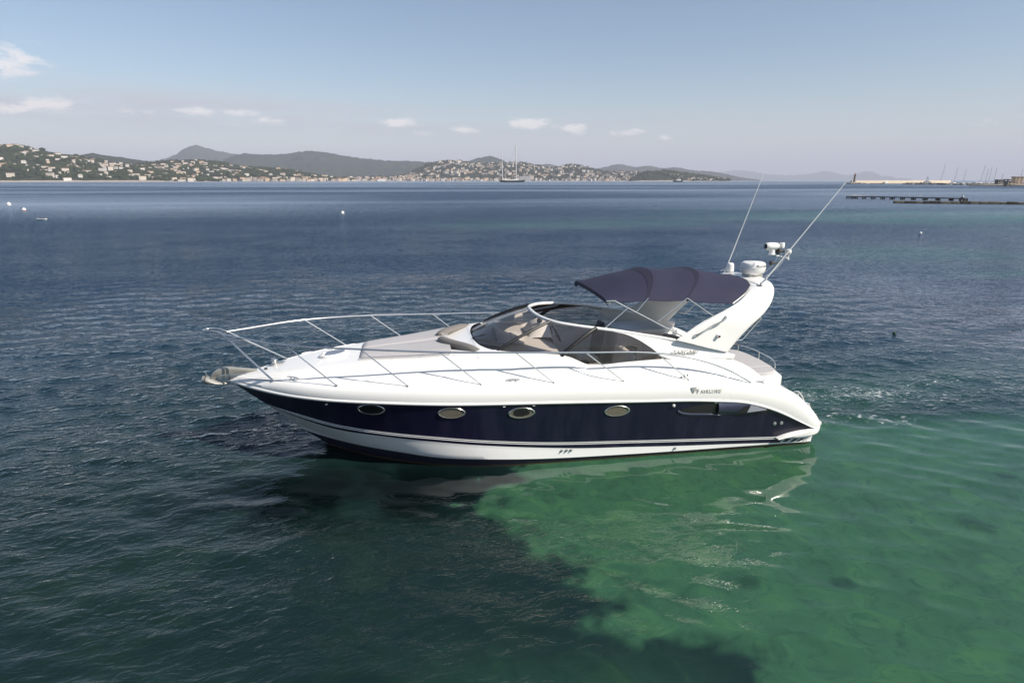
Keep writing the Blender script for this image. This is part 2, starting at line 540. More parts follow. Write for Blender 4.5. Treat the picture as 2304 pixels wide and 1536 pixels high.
    sand_c = t.mix(t.m('MULTIPLY', t.m('SUBTRACT', mott, 0.50), 3.4, clamp=True), sand_c, (0.046, 0.124, 0.052, 1))
    sand_c = t.mix(t.m('MULTIPLY', t.m('SUBTRACT', 0.50, fine), 3.0, clamp=True), sand_c, (0.017, 0.054, 0.036, 1))
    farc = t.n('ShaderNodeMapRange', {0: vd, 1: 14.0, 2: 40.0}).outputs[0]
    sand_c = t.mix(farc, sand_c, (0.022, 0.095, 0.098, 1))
    deep_n = t.mix(mott, (0.004, 0.012, 0.0125, 1), (0.0095, 0.025, 0.0225, 1))
    weed = t.m('MULTIPLY', t.m('SUBTRACT', t.noise(dist, 0.55, 5.0, 0.65, 0.5), 0.52), 3.0, clamp=True)
    deep_n = t.mix(weed, deep_n, (0.013, 0.030, 0.018, 1))
    deep_n = t.mix(t.m('MULTIPLY', sand_a, -1.0, clamp=True), deep_n, (0.0012, 0.0035, 0.0038, 1))  # negative sand: weed bed with the hull reflection painted near black
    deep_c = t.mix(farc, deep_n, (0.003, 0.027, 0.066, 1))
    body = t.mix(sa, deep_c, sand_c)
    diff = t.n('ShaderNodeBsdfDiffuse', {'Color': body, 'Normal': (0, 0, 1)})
    up = t.n('ShaderNodeCombineXYZ', {0: 0.0, 1: 0.0, 2: 1.0})
    t.set(diff, 'Normal', up)
    gl = t.n('ShaderNodeBsdfAnisotropic' if False else 'ShaderNodeBsdfGlossy', {'Color': (1, 1, 1, 1), 'Roughness': t.n('ShaderNodeMapRange', {0: vd, 1: 40.0, 2: 180.0, 3: 0.02, 4: 0.30}).outputs[0], 'Normal': bump})
    fr = t.n('ShaderNodeFresnel', {'IOR': 1.333, 'Normal': bump})
    mx = t.n('ShaderNodeMixShader', {0: fr, 1: diff, 2: gl})
    # foam flecks
    fo = attr('foam')
    fnz = t.noise(sc(6.0, 10.0), 1.0, 6.0, 0.7, 0.5)
    fmask = t.m('MULTIPLY', t.m('SUBTRACT', t.m('ADD', fnz, t.m('MULTIPLY', fo, 0.26)), 0.725), 6.0, clamp=True)
    fmask = t.m('MULTIPLY', fmask, t.m('MULTIPLY', fo, 3.0, clamp=True))
    white = t.n('ShaderNodeBsdfDiffuse', {'Color': (0.75, 0.78, 0.78, 1)})
    mx2 = t.n('ShaderNodeMixShader', {0: fmask, 1: mx, 2: white})
    t.n('ShaderNodeOutputMaterial', {'Surface': mx2})
    return o


water = build_water()

# ================================================================== THE YACHT
# frame of the boat: bow at -x, stern at +x, port side at -y, waterline at z = 0
M = {}
M['gel'] = principled("white_gelcoat", (0.80, 0.785, 0.755), 0.22, coat=0.3, var=0.02, vscale=1.5)
M['gel_low'] = principled("white_hull_paint", (0.79, 0.78, 0.76), 0.25, coat=0.3, var=0.05, vscale=2.0)
M['stripe'] = principled("white_pinstripe", (0.78, 0.77, 0.75), 0.3)
M['anti'] = None
M['steel'] = principled("polished_steel", (0.68, 0.67, 0.65), 0.26, metal=0.93)
M['anchor'] = principled("pale_galvanised_anchor", (0.34, 0.335, 0.305), 0.42, metal=0.35, var=0.2, vscale=10)
M['galv'] = principled("galvanised_anchor", (0.42, 0.41, 0.37), 0.45, metal=0.5, var=0.25, vscale=14)
M['navyfab'] = principled("navy_canvas", (0.016, 0.0165, 0.043), 0.85, var=0.12, vscale=3, bump=0.15, bscale=220)
M['grey_vinyl'] = principled("pale_grey_cushion", (0.42, 0.405, 0.405), 0.6, var=0.06, vscale=4, bump=0.1, bscale=90)
M['brown_vinyl'] = principled("taupe_bolster", (0.17, 0.155, 0.14), 0.5, var=0.12, vscale=4)
M['black'] = principled("black_plastic", (0.012, 0.012, 0.013), 0.45)
M['dark'] = principled("dark_rubber", (0.03, 0.028, 0.026), 0.6)
M['beige'] = principled("beige_interior_moulding", (0.58, 0.54, 0.49), 0.5, var=0.06, vscale=3)
M['bright'] = principled('white_worktop', (0.80, 0.80, 0.79), 0.3)
M['white_int'] = principled("white_interior", (0.76, 0.74, 0.71), 0.4, var=0.04)
M['wood'] = principled("teak_boards", (0.22, 0.12, 0.07), 0.55, var=0.3, vscale=9)
M['smoke_port'] = principled("dark_port_glass", (0.020, 0.018, 0.015), 0.05, spec=0.8)
M['tan_port'] = principled("drawn_tan_blind_behind_glass", (0.17, 0.15, 0.115), 0.08, coat=0.6, var=0.3, vscale=9)
M['text'] = principled("grey_lettering", (0.66, 0.65, 0.63), 0.4)
M['plastic'] = principled("white_plastic", (0.76, 0.75, 0.72), 0.35)
M['lens'] = principled("dark_lens", (0.02, 0.03, 0.04), 0.08)
M['red'] = principled("dark_red_lamp_lens", (0.10, 0.02, 0.015), 0.2)


def navy_paint():
    m = bpy.data.materials.new("navy_hull_paint"); m.use_nodes = True
    t = N(m.node_tree)
    ob = t.n('ShaderNodeTexCoord').outputs['Object']
    st = t.n('ShaderNodeVectorMath', {0: ob, 1: (2.2, 1.0, 0.35)}, operation='MULTIPLY').outputs[0]
    a = t.noise(st, 1.6, 6, 0.65)
    b = t.noise(ob, 26, 4, 0.7)
    f = t.m('MULTIPLY', t.m('SUBTRACT', a, 0.45), 2.2, clamp=True)
    c = t.mix(f, (0.005, 0.005, 0.021, 1), (0.025, 0.024, 0.050, 1))
    bs = t.n('ShaderNodeBsdfPrincipled', {'Base Color': c, 'Coat Weight': 0.04})
    bs.inputs['Coat Roughness'].default_value = 0.06
    t.set(bs, 'Roughness', t.m('ADD', 0.27, t.m('MULTIPLY', b, 0.2)))
    t.n('ShaderNodeOutputMaterial', {'Surface': bs})
    return m
M['navy'] = navy_paint()


def antifouling():
    # dark paint with a thin crust of brown growth at the waterline
    m = bpy.data.materials.new("dark_antifouling"); m.use_nodes = True
    t = N(m.node_tree)
    ob = t.n('ShaderNodeTexCoord').outputs['Object']
    z = t.n('ShaderNodeSeparateXYZ', {0: ob}).outputs[2]
    nz = t.noise(ob, 18, 5, 0.7)
    f = t.m('MULTIPLY', t.m('SUBTRACT', t.m('ADD', 0.012, t.m('MULTIPLY', nz, 0.06)), z), 40.0, clamp=True)
    c = t.mix(f, (0.006, 0.008, 0.022, 1), (0.075, 0.052, 0.022, 1))
    t.n('ShaderNodeOutputMaterial', {'Surface': t.n('ShaderNodeBsdfPrincipled', {'Base Color': c, 'Roughness': 0.6})})
    return m
M['anti'] = antifouling()


def smoked_glass(name, tint, refl=1.0):
    m = bpy.data.materials.new(name); m.use_nodes = True
    t = N(m.node_tree)
    tr = t.n('ShaderNodeBsdfTransparent', {'Color': tint})
    gl = t.n('ShaderNodeBsdfGlossy', {'Color': (1, 1, 1, 1), 'Roughness': 0.01})
    lw = t.n('ShaderNodeFresnel', {'IOR': 1.45})
    df = t.n('ShaderNodeBsdfDiffuse', {'Color': (0.30, 0.28, 0.26, 1)})
    n_ = t.noise(t.n('ShaderNodeTexCoord').outputs['Object'], 2.5, 4, 0.6)
    base = t.n('ShaderNodeMixShader', {0: t.m('MULTIPLY', n_, 0.12), 1: tr, 2: df})
    mx = t.n('ShaderNodeMixShader', {0: t.m('MULTIPLY', lw, refl), 1: base, 2: gl})
    t.n('ShaderNodeOutputMaterial', {'Surface': mx})
    return m
M['glass'] = smoked_glass("smoked_windscreen_glass", (0.72, 0.68, 0.65, 1))

yacht = empty("motor_yacht", (0, 0, 0))
tag(yacht, "large navy and white motor yacht with blue canopy and radar arch in the foreground", "motor yacht")


def plan(B, xm, xs, pw, Ba):
    """half breadth along the boat: zero at the stem xs, B at xm, Ba at the stern"""
    def b(x):
        x = np.asarray(x, float)
        t = np.clip((xm - x) / (xm - xs), 0, 1)
        a = np.clip((x - xm) / (7.3 - xm), 0, 1.2)
        y = np.where(x < xm, B * (1 - t**pw), B - (B - Ba) * a**2)
        return y - 0.30 * np.clip((x - 6.85) / 0.58, 0, 1.2)**2.5
    return b


def gunp(xs): return plan(1.93, 1.5, xs, 3.3, 1.78)
gun = gunp(-4.97)
pinb = plan(1.75, 1.0, -4.33, 2.9, 1.70)
botb = plan(1.73, 1.0, -4.28, 2.8, 1.69)
chnb = plan(1.72, 1.0, -3.61, 2.5, 1.67)
wlb = plan(1.70, 1.0, -3.13, 2.3, 1.65)
zA = spl([-4.97, -4.66, -4.2, -3.65, -2.96, -2.08, -.38, .98, 2.93, 4.7, 5.41, 6.09, 6.68, 7.04, 7.4],
         [1.50, 1.485, 1.47, 1.455, 1.45, 1.45, 1.40, 1.36, 1.28, 1.18, 1.09, .87, .59, .42, .36])
zE = spl([-4.97, -4.6, -3.95, -2.7, -1.37, 0, 1.4, 2.79, 4.15, 5.0, 5.52, 5.83, 6.2, 6.45, 6.68, 7.05, 7.3, 7.42],
         [1.585, 1.62, 1.70, 1.74, 1.765, 1.75, 1.72, 1.68, 1.63, 1.565, 1.48, 1.41, 1.33, 1.25, 1.10, .76, .50, .39])
zP = spl([-4.33, -3.6, -2.8, -1.9, -1.0, .06, 1.2, 3.03, 4.5, 6.2, 7.4], [.985, .925, .835, .765, .69, .572, .46, .368, .303, .226, .18])
zBt = spl([-4.28, -3.5, -2.83, -1.84, -1.05, .06, 1.2, 1.9, 3.05, 4.1, 5.4, 6.4, 7.4], [.95, .83, .735, .672, .60, .477, .357, .297, .243, .191, .142, .095, .06])
zCh = spl([-3.61, -2.43, -1.6, -.88, .06, 1.2, 3.0, 5.6, 7.4], [.36, .318, .282, .215, .170, .112, .078, .066, .055])


def hull_side(x, z):
    """half breadth of the navy side at height z"""
    t = (z - zP(x)) / (zA(x) - zP(x))
    return pinb(x) + (gun(x) - pinb(x)) * t


def make_hull():
    n = 110
    u = np.linspace(0, 1, n)**1.35
    mb = MB()
    def row(xs, xe, bf, zf, dy=0.0):
        x = xs + (xe - xs) * u
        y = np.maximum(bf(x) + dy, 0); y[0] = 0
        return np.stack([x, -y, zf(x)], -1)
    rk = row(-2.35, 7.0, lambda x: 0 * x, lambda x: -0.85 + 0.3 * np.exp(-(x + 2.35) / 0.7))
    r0 = row(-2.8, 7.02, plan(1.45, 1.0, -2.8, 2.2, 1.45), lambda x: -0.35 + 0 * x)
    rE = row(-3.13, 7.08, wlb, lambda x: 0 * x)
    rD = row(-3.61, 7.1, chnb, zCh)
    rDs = rD.copy(); rDs[:, 1] -= 0.012 * np.minimum(1, u * 12); rDs[:, 2] += 0.012
    rB = row(-4.28, 7.11, botb, zBt)
    rP = row(-4.33, 7.12, pinb, zP)
    def sub(a, b, t): return a + (b - a) * t
    hw = 0.011
    rows, mats = [rk, r0, rE, rD, rDs], [0, 0, 0, 1]
    for t in (0.25, 0.5, 0.75): rows.append(sub(rDs, rB, t)); mats.append(1)
    rows.append(rB); mats.append(1)
    d = np.array([0, 0, 1.0])
    cut = np.minimum(1, u * 14)[:, None]
    steps = [(-0.030, 2), (-0.013, 3), (0.004, 2), (0.021, 3)]
    for dz, mi in steps:
        rows.append(rP + d * dz * cut); mats.append(mi)
    last = rows[-1]
    rA = row(-4.955, 7.06, gunp(-4.955), lambda x: zA(x) + 0.005)
    bow = np.exp(-np.maximum(0, last[:, 0] + 4.3) / 1.6)
    for t in np.linspace(0, 1, 9)[1:]:
        r = sub(last, rA, t)
        r[:, 1] += 0.07 * bow * math.sin(math.pi * t) * np.minimum(1, u * 20)    # hollow flare at the bow
        r[0, 1] = 0
        rows.append(r); mats.append(2)
    # the band above the lower stripes: white, navy, white fine lines
    mats[8] = 2; mats[9] = 3; mats[10] = 2; mats[11] = 3
    mb.grid(rows, mats)
    st = [r[-1] for r in rows]
    mb.mirror()
    o = len(mb.v)
    mb.v += [tuple(p) for p in st] + [(p[0], -p[1], p[2]) for p in st]
    k = len(st)
    for i in range(k - 1):
        mb.f.append((o + i, o + i + 1, o + k + i + 1, o + k + i)); mb.mi.append(mats[i])
    return mb.build("hull", [M['anti'], M['gel_low'], M['navy'], M['stripe']], yacht, weld=0.0008, angle=40)
hull = make_hull()


def make_topside():
    n = 130
    u = np.linspace(0, 1, n)**1.35
    mb = MB()
    spec = [(-4.955, 0.0, 0, 0.0), (-4.965, 0.018, 0, 0.05), (-4.97, 0.012, .5, .02), (-4.965, -0.008, 1, -.075), (-4.955, -0.04, 1, -.02), (-4.93, -0.10, 1, 0.0)]
    rows = []
    for xs, dy, t, dz in spec:
        x = xs + (7.49 - xs) * u
        y = np.maximum(gunp(xs)(x) + dy * np.minimum(1, u * 9), 0); y[0] = 0
        a, e = zA(x) + 0.0, zE(x)
        z = a + (e - a) * t + dz * np.minimum(1, (e - a) / 0.2) * (1 - 0.6 * (u < 0.002))
        rows.append(np.stack([x, -y, z], -1))
    mb.grid(rows)
    mb.mirror()
    return mb.build("topside", M['gel'], yacht, weld=0.0008, angle=50)
make_topside()


def rub_rail(sg):
    n = 120
    u = np.linspace(0, 1, n)**1.35
    x = -4.965 + (7.06 + 4.965) * u
    y = np.maximum(gunp(-4.965)(x), 0); y[0] = 0
    z = zA(x)
    mb = MB()
    prof = [(-0.01, -0.012), (0.02, -0.010), (0.034, 0.004), (0.036, 0.02), (0.034, 0.034), (0.018, 0.048), (-0.005, 0.052)]
    s = np.minimum(1, (1 - u) * 14)
    mb.grid([np.stack([x - 0.02 * (u < .004) , sg * (y + dy), z + dz * s], -1) for dy, dz in prof], [0, 0, 1, 1, 0, 0])
    mb.build("rub_rail", [M['gel_low'], M['gel']], yacht, angle=50)
rub_rail(-1); rub_rail(1)

# ---------------------------------------------------------------- deck moulding
zc_f = spl([-4.93, -4.5, -3.9, -3.0, -2.2, -1.0, -0.35, 0.02], [1.60, 1.685, 1.805, 1.945, 2.02, 2.12, 2.20, 2.265])
base_pts = [(0.0, 0.0, 2.27), (0.005, -.30, 2.27), (0.03, -.56, 2.27), (0.10, -.88, 2.268), (0.23, -1.13, 2.262), (0.42, -1.31, 2.255), (0.65, -1.41, 2.248), (0.95, -1.47, 2.235),
            (1.30, -1.495, 2.205), (1.62, -1.50, 2.165), (1.80, -1.50, 2.115), (1.98, -1.50, 2.03), (2.12, -1.50, 1.965), (2.30, -1.50, 1.945), (3.0, -1.50, 1.972), (3.85, -1.50, 2.005),
            (4.2, -1.50, 2.02), (4.7, -1.50, 1.995), (5.1, -1.50, 1.945), (5.45, -1.50, 1.815), (5.69, -1.495, 1.68), (5.85, -1.48, 1.56), (6.1, -1.45, 1.395), (6.35, -1.43, 1.30), (6.6, -1.40, 1.17), (6.9, -1.36, .93), (7.15, -1.32, .67), (7.35, -1.27, .46)]
base_c = curve3(base_pts, 150)


HS = [0, .25, .5, .62, .70, .76, .82, .87, .93, 1.0]
HA = [1, .985, .94, .87, .75, .56, .31, .13, .05, 0]        # foredeck
HB = [1, .992, .975, .955, .925, .86, .66, .36, .11, 0]        # abreast of the windscreen


def deck_h(s, x=-9.0):
    t = float(smooth01(-2.6, -0.3, x))
    return np.interp(s, HS, HA) * (1 - t) + np.interp(s, HS, HB) * t


def make_deck():
    S = np.linspace(0, 1, 37)
    mb = MB()
    cols = []
    for x in np.concatenate([[-4.93, -4.9, -4.85], np.linspace(-4.78, -0.06, 48)]):
        yo = max(float(gunp(-4.93)(x)) - 0.10 * min(1, (x + 4.93) * 1.6), 0)
        zo = float(zE(x)); zi = max(float(zc_f(x)), zo + 0.001)
        cols.append([(x, -yo * s, zo + (zi - zo) * float(deck_h(s, x))) for s in S])
    bx = base_c[:, 0]
    L = np.concatenate([[0], np.cumsum(np.linalg.norm(np.diff(base_c, axis=0), axis=1))])
    xo_f = spl([0, .6, .95, 1.25, 1.55, 1.9, 2.6, L[-1]], [0, .12, .28, .45, .65, .95, 1.65, 7.41])
    jj = np.argmin(np.abs(bx - 0.42) + (base_c[:, 1] > -1.2) * 9)
    for j, (bxx, byy, bzz) in enumerate(base_c):
        # outer end abreast of the inner end, eased round the blunt front
        xo = bxx + 0.30 * math.exp(-(bxx / 0.5)**2) * smooth01(0, -1.2, byy) * 0.6
        if bxx > 6.9: xo = bxx + 0.06 * (bxx - 6.9) / 0.5
        yo = float(gunp(-4.93)(xo)) - 0.10
        zo = float(zE(xo))
        cur = []
        for s in S:
            x = bxx + (xo - bxx) * s; y = byy + (-yo - byy) * s
            side = float(smooth01(0.35, 2.0, bxx))
            sa = abs(byy) / yo
            h1 = min(1.0, float(deck_h(sa + (1 - sa) * s, 0.0)) / max(.05, float(deck_h(sa, 0.0)))); h2 = float(np.interp(s, [0, .12, .3, .5, .68, .85, 1], [1, .93, .66, .36, .16, .04, 0]))
            cur.append((x, y, zo + (bzz - zo) * (h1 * (1 - side) + h2 * side)))
        cols.append(cur)
    mb.grid(cols)
    # inner wall of the cockpit coaming
    inn = []
    for p in base_c:
        if p[0] < 0.3: continue
        y1 = p[1] + 0.05
        inn.append([(p[0], p[1], p[2]), (p[0], p[1] + 0.03, p[2] + 0.004), (p[0], y1, p[2] - 0.03), (p[0], y1 + 0.03, min(p[2] - .05, 1.02 if p[0] < 5.3 else .40))])
    mb.grid(inn)
    mb.mirror()
    return mb.build("deck", M['gel'], yacht, weld=0.001, angle=48)
deck = make_deck()

# ---------------------------------------------------------------- swim platform and stern
mb = MB()
xs_ = np.concatenate([np.linspace(6.22, 7.0, 14), np.linspace(7.05, 7.50, 12)])
zt = spl([6.22, 6.45, 6.7, 7.05, 7.42], [.236, .315, .37, .425, .40])
zb = spl([6.22, 6.7, 7.05, 7.42], [.226, .232, .245, .27])
rows = []
for x in xs_:
    g = float(gun(x)) + 0.022 - (0.0 if x < 7.2 else 0.12 * ((x - 7.2) / .30)**2)
    t_, b_ = float(zt(x)), float(zb(x))
    m_ = (t_ + b_) / 2
    rows.append([(x, -g + 0.30, t_ + .004), (x, -g + 0.03, t_), (x, -g + .006, t_ - .02 * min(1, (t_ - b_) / .1)), (x, -g, m_), (x, -g + 0.012, b_ + .02 * min(1, (t_ - b_) / .1)), (x, -g + 0.05, b_), (x, -g + .3, b_)])
mb.grid(rows)
mb.mirror()
mb.prism([(6.3, -1.5), (7.36, -1.40), (7.50, -1.2), (7.50, 1.2), (7.36, 1.40), (6.3, 1.5)], .262, .405, bev=0.02)
mb.build("swim_platform", M['gel'], yacht, angle=45)

mb = MB()
mb.prism([(5.0, -1.12), (6.55, -1.12), (6.70, -.98), (6.80, -.55), (6.82, 0), (6.80, .55), (6.70, .98), (6.55, 1.12), (5.0, 1.12)], .35, 1.36, bev=0.07)
for sg in (-1, 1):
    mb.box((6.0, sg * 1.27, .62), (1.1, .34, .5), bev=.02)
mb.build("stern_lounge_base", M['gel'], yacht, angle=50)
pad_poly = [(5.15, -1.0), (6.2, -1.02), (6.48, -.96), (6.63, -.82), (6.70, -.5), (6.73, 0), (6.70, .5), (6.63, .82), (6.48, .96), (6.2, 1.02), (5.15, 1.0)]
ap = MB().prism([p for p in pad_poly if p[1] <= 0] + [(5.15, -.35), (6.71, -.35)][:0] + [(5.15, 0)], 1.355, 1.43, bev=0.03)
aft_pad = MB()
aft_pad.prism([(5.15, -1.0), (6.2, -1.02), (6.48, -.96), (6.63, -.82), (6.69, -.56), (5.15, -.56)], 1.355, 1.435, bev=0.022)
aft_pad.prism([(5.15, -.55), (6.692, -.55), (6.73, 0), (6.70, .5), (6.63, .82), (6.48, .96), (6.2, 1.02), (5.15, 1.0)], 1.355, 1.435, bev=0.022)
aft_pad.build("stern_sun_pad", M['grey_vinyl'], yacht, angle=40)
rail = MB()
pts = curve3([(6.05, 1.04, 1.40), (6.1, 1.06, 1.50), (6.35, 1.05, 1.54), (6.66, .93, 1.55), (6.80, .55, 1.55), (6.84, 0, 1.54), (6.82, -.4, 1.52), (6.80, -.52, 1.47), (6.79, -.55, 1.37)], 50)
rail.tube(pts, 0.013, 8)
for q in ((6.68, .90), (6.83, .2)):
    rail.bar((q[0], q[1], 1.35), (q[0], q[1], 1.55), 0.011)
rail.build("stern_rail", M['steel'], yacht)
lad = MB()
for yy in (-1.02, -.66):
    lad.tube(curve3([(6.95, yy, .42), (6.93, yy, .62), (7.0, yy, .78), (7.12, yy, .78), (7.36, yy, .60), (7.5, yy, .45)], 24), 0.013)
for t_ in (0.2, .5, .8):
    x = 7.0 + .45 * t_; z = .78 - .33 * max(0, (t_ - .2))
    lad.bar((x, -1.02, z), (x, -.66, z), 0.016)
lad.build("boarding_ladder", M['steel'], yacht)
for k in range(2):
    h = MB().tube(curve3([(6.86 + .26 * k, -1.22, .42), (6.84 + .26 * k, -1.22, 1.03 - .28 * k), (6.93 + .26 * k, -1.22, 1.05 - .28 * k), (7.13 + .22 * k, -1.22, .83 - .28 * k), (7.16 + .22 * k, -1.22, .42)], 30), 0.014)
    h.bar((6.98 + .25 * k, -1.22, .44), (6.98 + .25 * k, -1.22, 1.0 - .28 * k), .011)
    h.build("grab_rail", M['steel'], yacht)

# ---------------------------------------------------------------- ports, vents, fittings on the sides
def lens_outline(w, h, n=28, sharp=1.6):
    th = np.arange(n) * 2 * np.pi / n
    c, s = np.cos(th), np.sin(th)
    return np.stack([w * np.sign(c) * np.abs(c)**0.9, h * np.sign(s) * np.abs(s)**1.15], -1)


def on_side(x, z, sg, out=0.0):
    return np.array([x, sg * (float(hull_side(x, z)) + out), z])


def porthole(x, z, w, h, sg, glass, broken=False):
    ol = lens_outline(w, h)
    fr = MB()
    rows = []
    for k, (sc_, out) in enumerate([(1.0, -.01), (1.0, .012), (.96, .018), (.90, .018), (.87, .008), (.87, -.004)]):
        rows.append([on_side(x + p[0] * sc_, z + p[1] * sc_, sg, out) for p in ol])
    fr.grid(rows, closev=True)
    f = fr.build("porthole", M['steel'], yacht, angle=30)
    g = MB()
    rows = [[on_side(x + p[0] * k, z + p[1] * k, sg, .005) for p in ol] for k in (.88, .6, .3, .02)]
    g.grid(rows, closev=True)
    pane = g.build("pane", glass, f)
    if broken:
        b = MB()
        prng = np.random.default_rng(4)
        n = 26
        ring = []
        for i in range(n):
            a = 2 * math.pi * i / n
            rr = 0.62 + 0.16 * prng.random()
            ring.append((x - .01 + w * rr * .86 * math.cos(a), z + h * (.78 if math.sin(a) > 0 else .62) * (0.85 + .25 * prng.random()) * math.sin(a)))
        rows = [[on_side(x + (p[0] - x) * k, z + (p[1] - z) * k, sg, .0075) for p in ring] for k in (1, .5, .02)]
        b.grid(rows, closev=True)
        tag(b.build("opening", M['black'], f), "ragged dark gap in the tan blind of the third porthole")
    return f
P_near = [(-2.06, 1.305, M['smoke_port'], False), (-0.57, 1.235, M['tan_port'], False), (0.76, 1.175, M['tan_port'], True), (2.66, 1.10, M['tan_port'], False)]
for x, z, g, br in P_near:
    porthole(x, z, .262, .118, -1, g, br)
for x, z, g, br in P_near:
    porthole(x, z, .262, .118, 1, M['smoke_port'])


def side_vent(sg):
    # long pointed recess with a forward scoop and rear blades
    root = MB()
    def outline(x):     # lower and upper z of the recess
        t = (x - 3.93) / (6.08 - 3.93)
        up = np.interp(t, [0, .04, .12, .3, .5, .7, .85, 1], [1.00, 1.055, 1.10, 1.15, 1.155, 1.11, 1.0, .855])
        lo = np.interp(t, [0, .04, .12, .3, .5, .7, .85, 1], [.995, .935, .90, .872, .862, .848, .84, .835])
        return lo, up
    xs = np.linspace(3.93, 6.08, 44)
    rows = []
    for k in range(9):
        v = k / 8
        rr = []
        for x in xs:
            lo, up = outline(x)
            z = lo + (up - lo) * v
            rr.append(on_side(x, z, sg, 0.0045))
        rows.append(rr)
    root.grid(rows)
    vent = root.build("side_vent", M['dark'], yacht, angle=60)
    vent.data.materials[0] = M['black']
    lip = MB()
    lo_pts = [on_side(x, outline(x)[0] + .012, sg, .012) for x in xs[:24]]
    up_pts = [on_side(x, outline(x)[1], sg, .006) for x in xs]
    rows = []
    for k in range(6):
        v = k / 5
        rows.append([on_side(x, outline(x)[0] - 0.012 + (.06 * v) * min(1, max(0.05, (4.95 - x) / .35)), sg, .008 + .014 * math.sin(math.pi * v)) for x in xs[:21]])
    lip.grid(rows)
    lip.build("lip", M['navy_hi'], vent, angle=60)
    sc_ = MB()
    x0s = np.linspace(4.78, 5.62, 16)
    rows = []
    for k in range(10):
        v = k / 9
        rr = []
        for x in x0s:
            lo, up = outline(x)
            lo += .012; up -= .012
            z = lo + (up - lo) * v
            rr.append(on_side(x, z, sg, .012 + .055 * math.sin(math.pi * v)**.7 * (1 - .8 * (x - 4.78) / .84)))
        rows.append(rr)
    sc_.grid(rows)
    sc_.build("scoop", M['navy_hi'], vent, angle=60)
    bl = MB()
    tri = [(5.22, .90), (5.40, .885), (5.47, 1.045), (5.36, 1.035)]
    bl.add([on_side(a, b, sg, .052) for a, b in tri], [(0, 1, 2, 3)])
    d = bl.build("gap", M['black'], vent)
    b2 = MB()
    tri = [(5.42, .90), (5.85, .935), (5.62, 1.02), (5.47, 1.05)]
    b2.add([on_side(a, b, sg, .058) for a, b in tri] + [on_side(a, b, sg, .03) for a, b in tri], [(0, 1, 2, 3), (0, 4, 5, 1), (1, 5, 6, 2), (2, 6, 7, 3), (3, 7, 4, 0)])
    b2.build("blade", M['vent_blade'], vent)
    return vent
M['navy_hi'] = principled("navy_vent_moulding", (0.035, 0.037, 0.07), 0.22, coat=0.5)
M['vent_blade'] = principled("pale_grey_vent_blade", (0.36, 0.37, 0.42), 0.25, coat=0.4)
side_vent(-1); side_vent(1)


def fitting(x, z, sg, r, bf, name="through_hull_fitting", out=.03, mat=None):
    y = float(bf)
    f = MB().lathe([(0, -out), (r * .45, -out), (r * .5, -out * .4), (r, -out * .4), (r, .01)], (x, sg * y, z), 14, axis='y')
    if sg > 0:
        f.v = [(a, 2 * y - b, c) for a, b, c in f.v]
    return f.build(name, mat or M['steel'], yacht)
for sg in (-1, 1):
    for x, z in ((6.126, .58), (6.273, .583)):
        fitting(x, z, sg, .038, hull_side(x, z))
    for x, z in ((1.60, .27), (1.70, .27), (1.79, .268), (3.99, .15)):
        fitting(x, z, sg, .026, float(botb(x)) + .0, out=.045)
    fitting(3.826, 1.15, sg, .03, hull_side(3.826, 1.15), "vent_cap", .05, M['plastic'])
    for x, z in ((-2.9, 1.365), (.42, 1.335), (.99, 1.325), (4.72, 1.155), (5.3, 1.075)):
        MB().box((x, sg * (float(hull_side(x, z)) + .006), z), (.05, .02, .02), bev=.004).build("rail_clip", M['plastic'], yacht)
    # slanted navy bars at the stern end of the stripe
    ch = MB()
    for x0, wd in ((6.37, .13), (6.555, .11), (6.715, .09), (6.85, .04), (6.925, .022)):
        zl, zu = float(zBt(x0)) + .012, float(zP(x0)) - .035
        q = [(x0, zl), (x0 + wd, zl + .002), (x0 + wd + .12, zu), (x0 + .12, zu)]
        pts = []
        for a, b in q:
            t_ = (b - float(zBt(a))) / (float(zP(a)) - float(zBt(a)))
            pts.append((a, sg * (float(botb(a)) + (float(pinb(a)) - float(botb(a))) * t_ + .006), b))
        ch.add(pts, [(0, 1, 2, 3)])
    ch.build("slanted_stripe", M['navy'], yacht, smooth=False)
    # white panel under the bars
    wp = MB()
    rows = []
    for v in np.linspace(0, 1, 5):
        rr = []
        for x in np.linspace(6.33, 7.1, 14):
            zl, zu = float(zBt(x)) - .005, float(zP(x)) + .004
            xx = x + .12 * v if x < 6.9 else x
            z = zl + (zu - zl) * v
            rr.append((xx, sg * (float(botb(xx)) + (float(pinb(xx)) - float(botb(xx))) * v + .003), z))
        rows.append(rr)
    wp.grid(rows)
    wp.build("stern_panel", M['gel_low'], yacht)

# lettering and shield on the port quarter, model name on the fairing
def side_text(body, x, z, size, sg=-1, yfun=None, **kw):
    y = yfun(x, z)
    Mx = Matrix.Translation((x, -y, z)) @ Matrix.Rotation(R(kw.pop('tilt', 0)), 4, 'Y') @ Matrix.Rotation(R(90 + kw.pop('lean', 0)), 4, 'X')
    return text_mesh(body, "lettering", kw.pop('mat', M['text']), yacht, size, Mx, **kw)
M['gold'] = principled("pale_gold_lettering", (0.64, 0.62, 0.57), 0.35, metal=0.3)
top_y = lambda x, z: float(gun(x)) + 0.026
F_ = side_text("F", 4.285, 1.392, .138, yfun=top_y, mat=M['gold'], lean=0)
side_text("AIRLINE", 4.372, 1.39, .108, yfun=top_y, mat=M['gold'], spacing=1.22)
sh = MB()
sx, sz = 4.165, 1.395
poly = [(0, .0), (.035, .04), (.05, .085), (.05, .125), (-.05, .125), (-.05, .085), (-.035, .04)]
yy = -(top_y(4.2, 1.45) + .002)
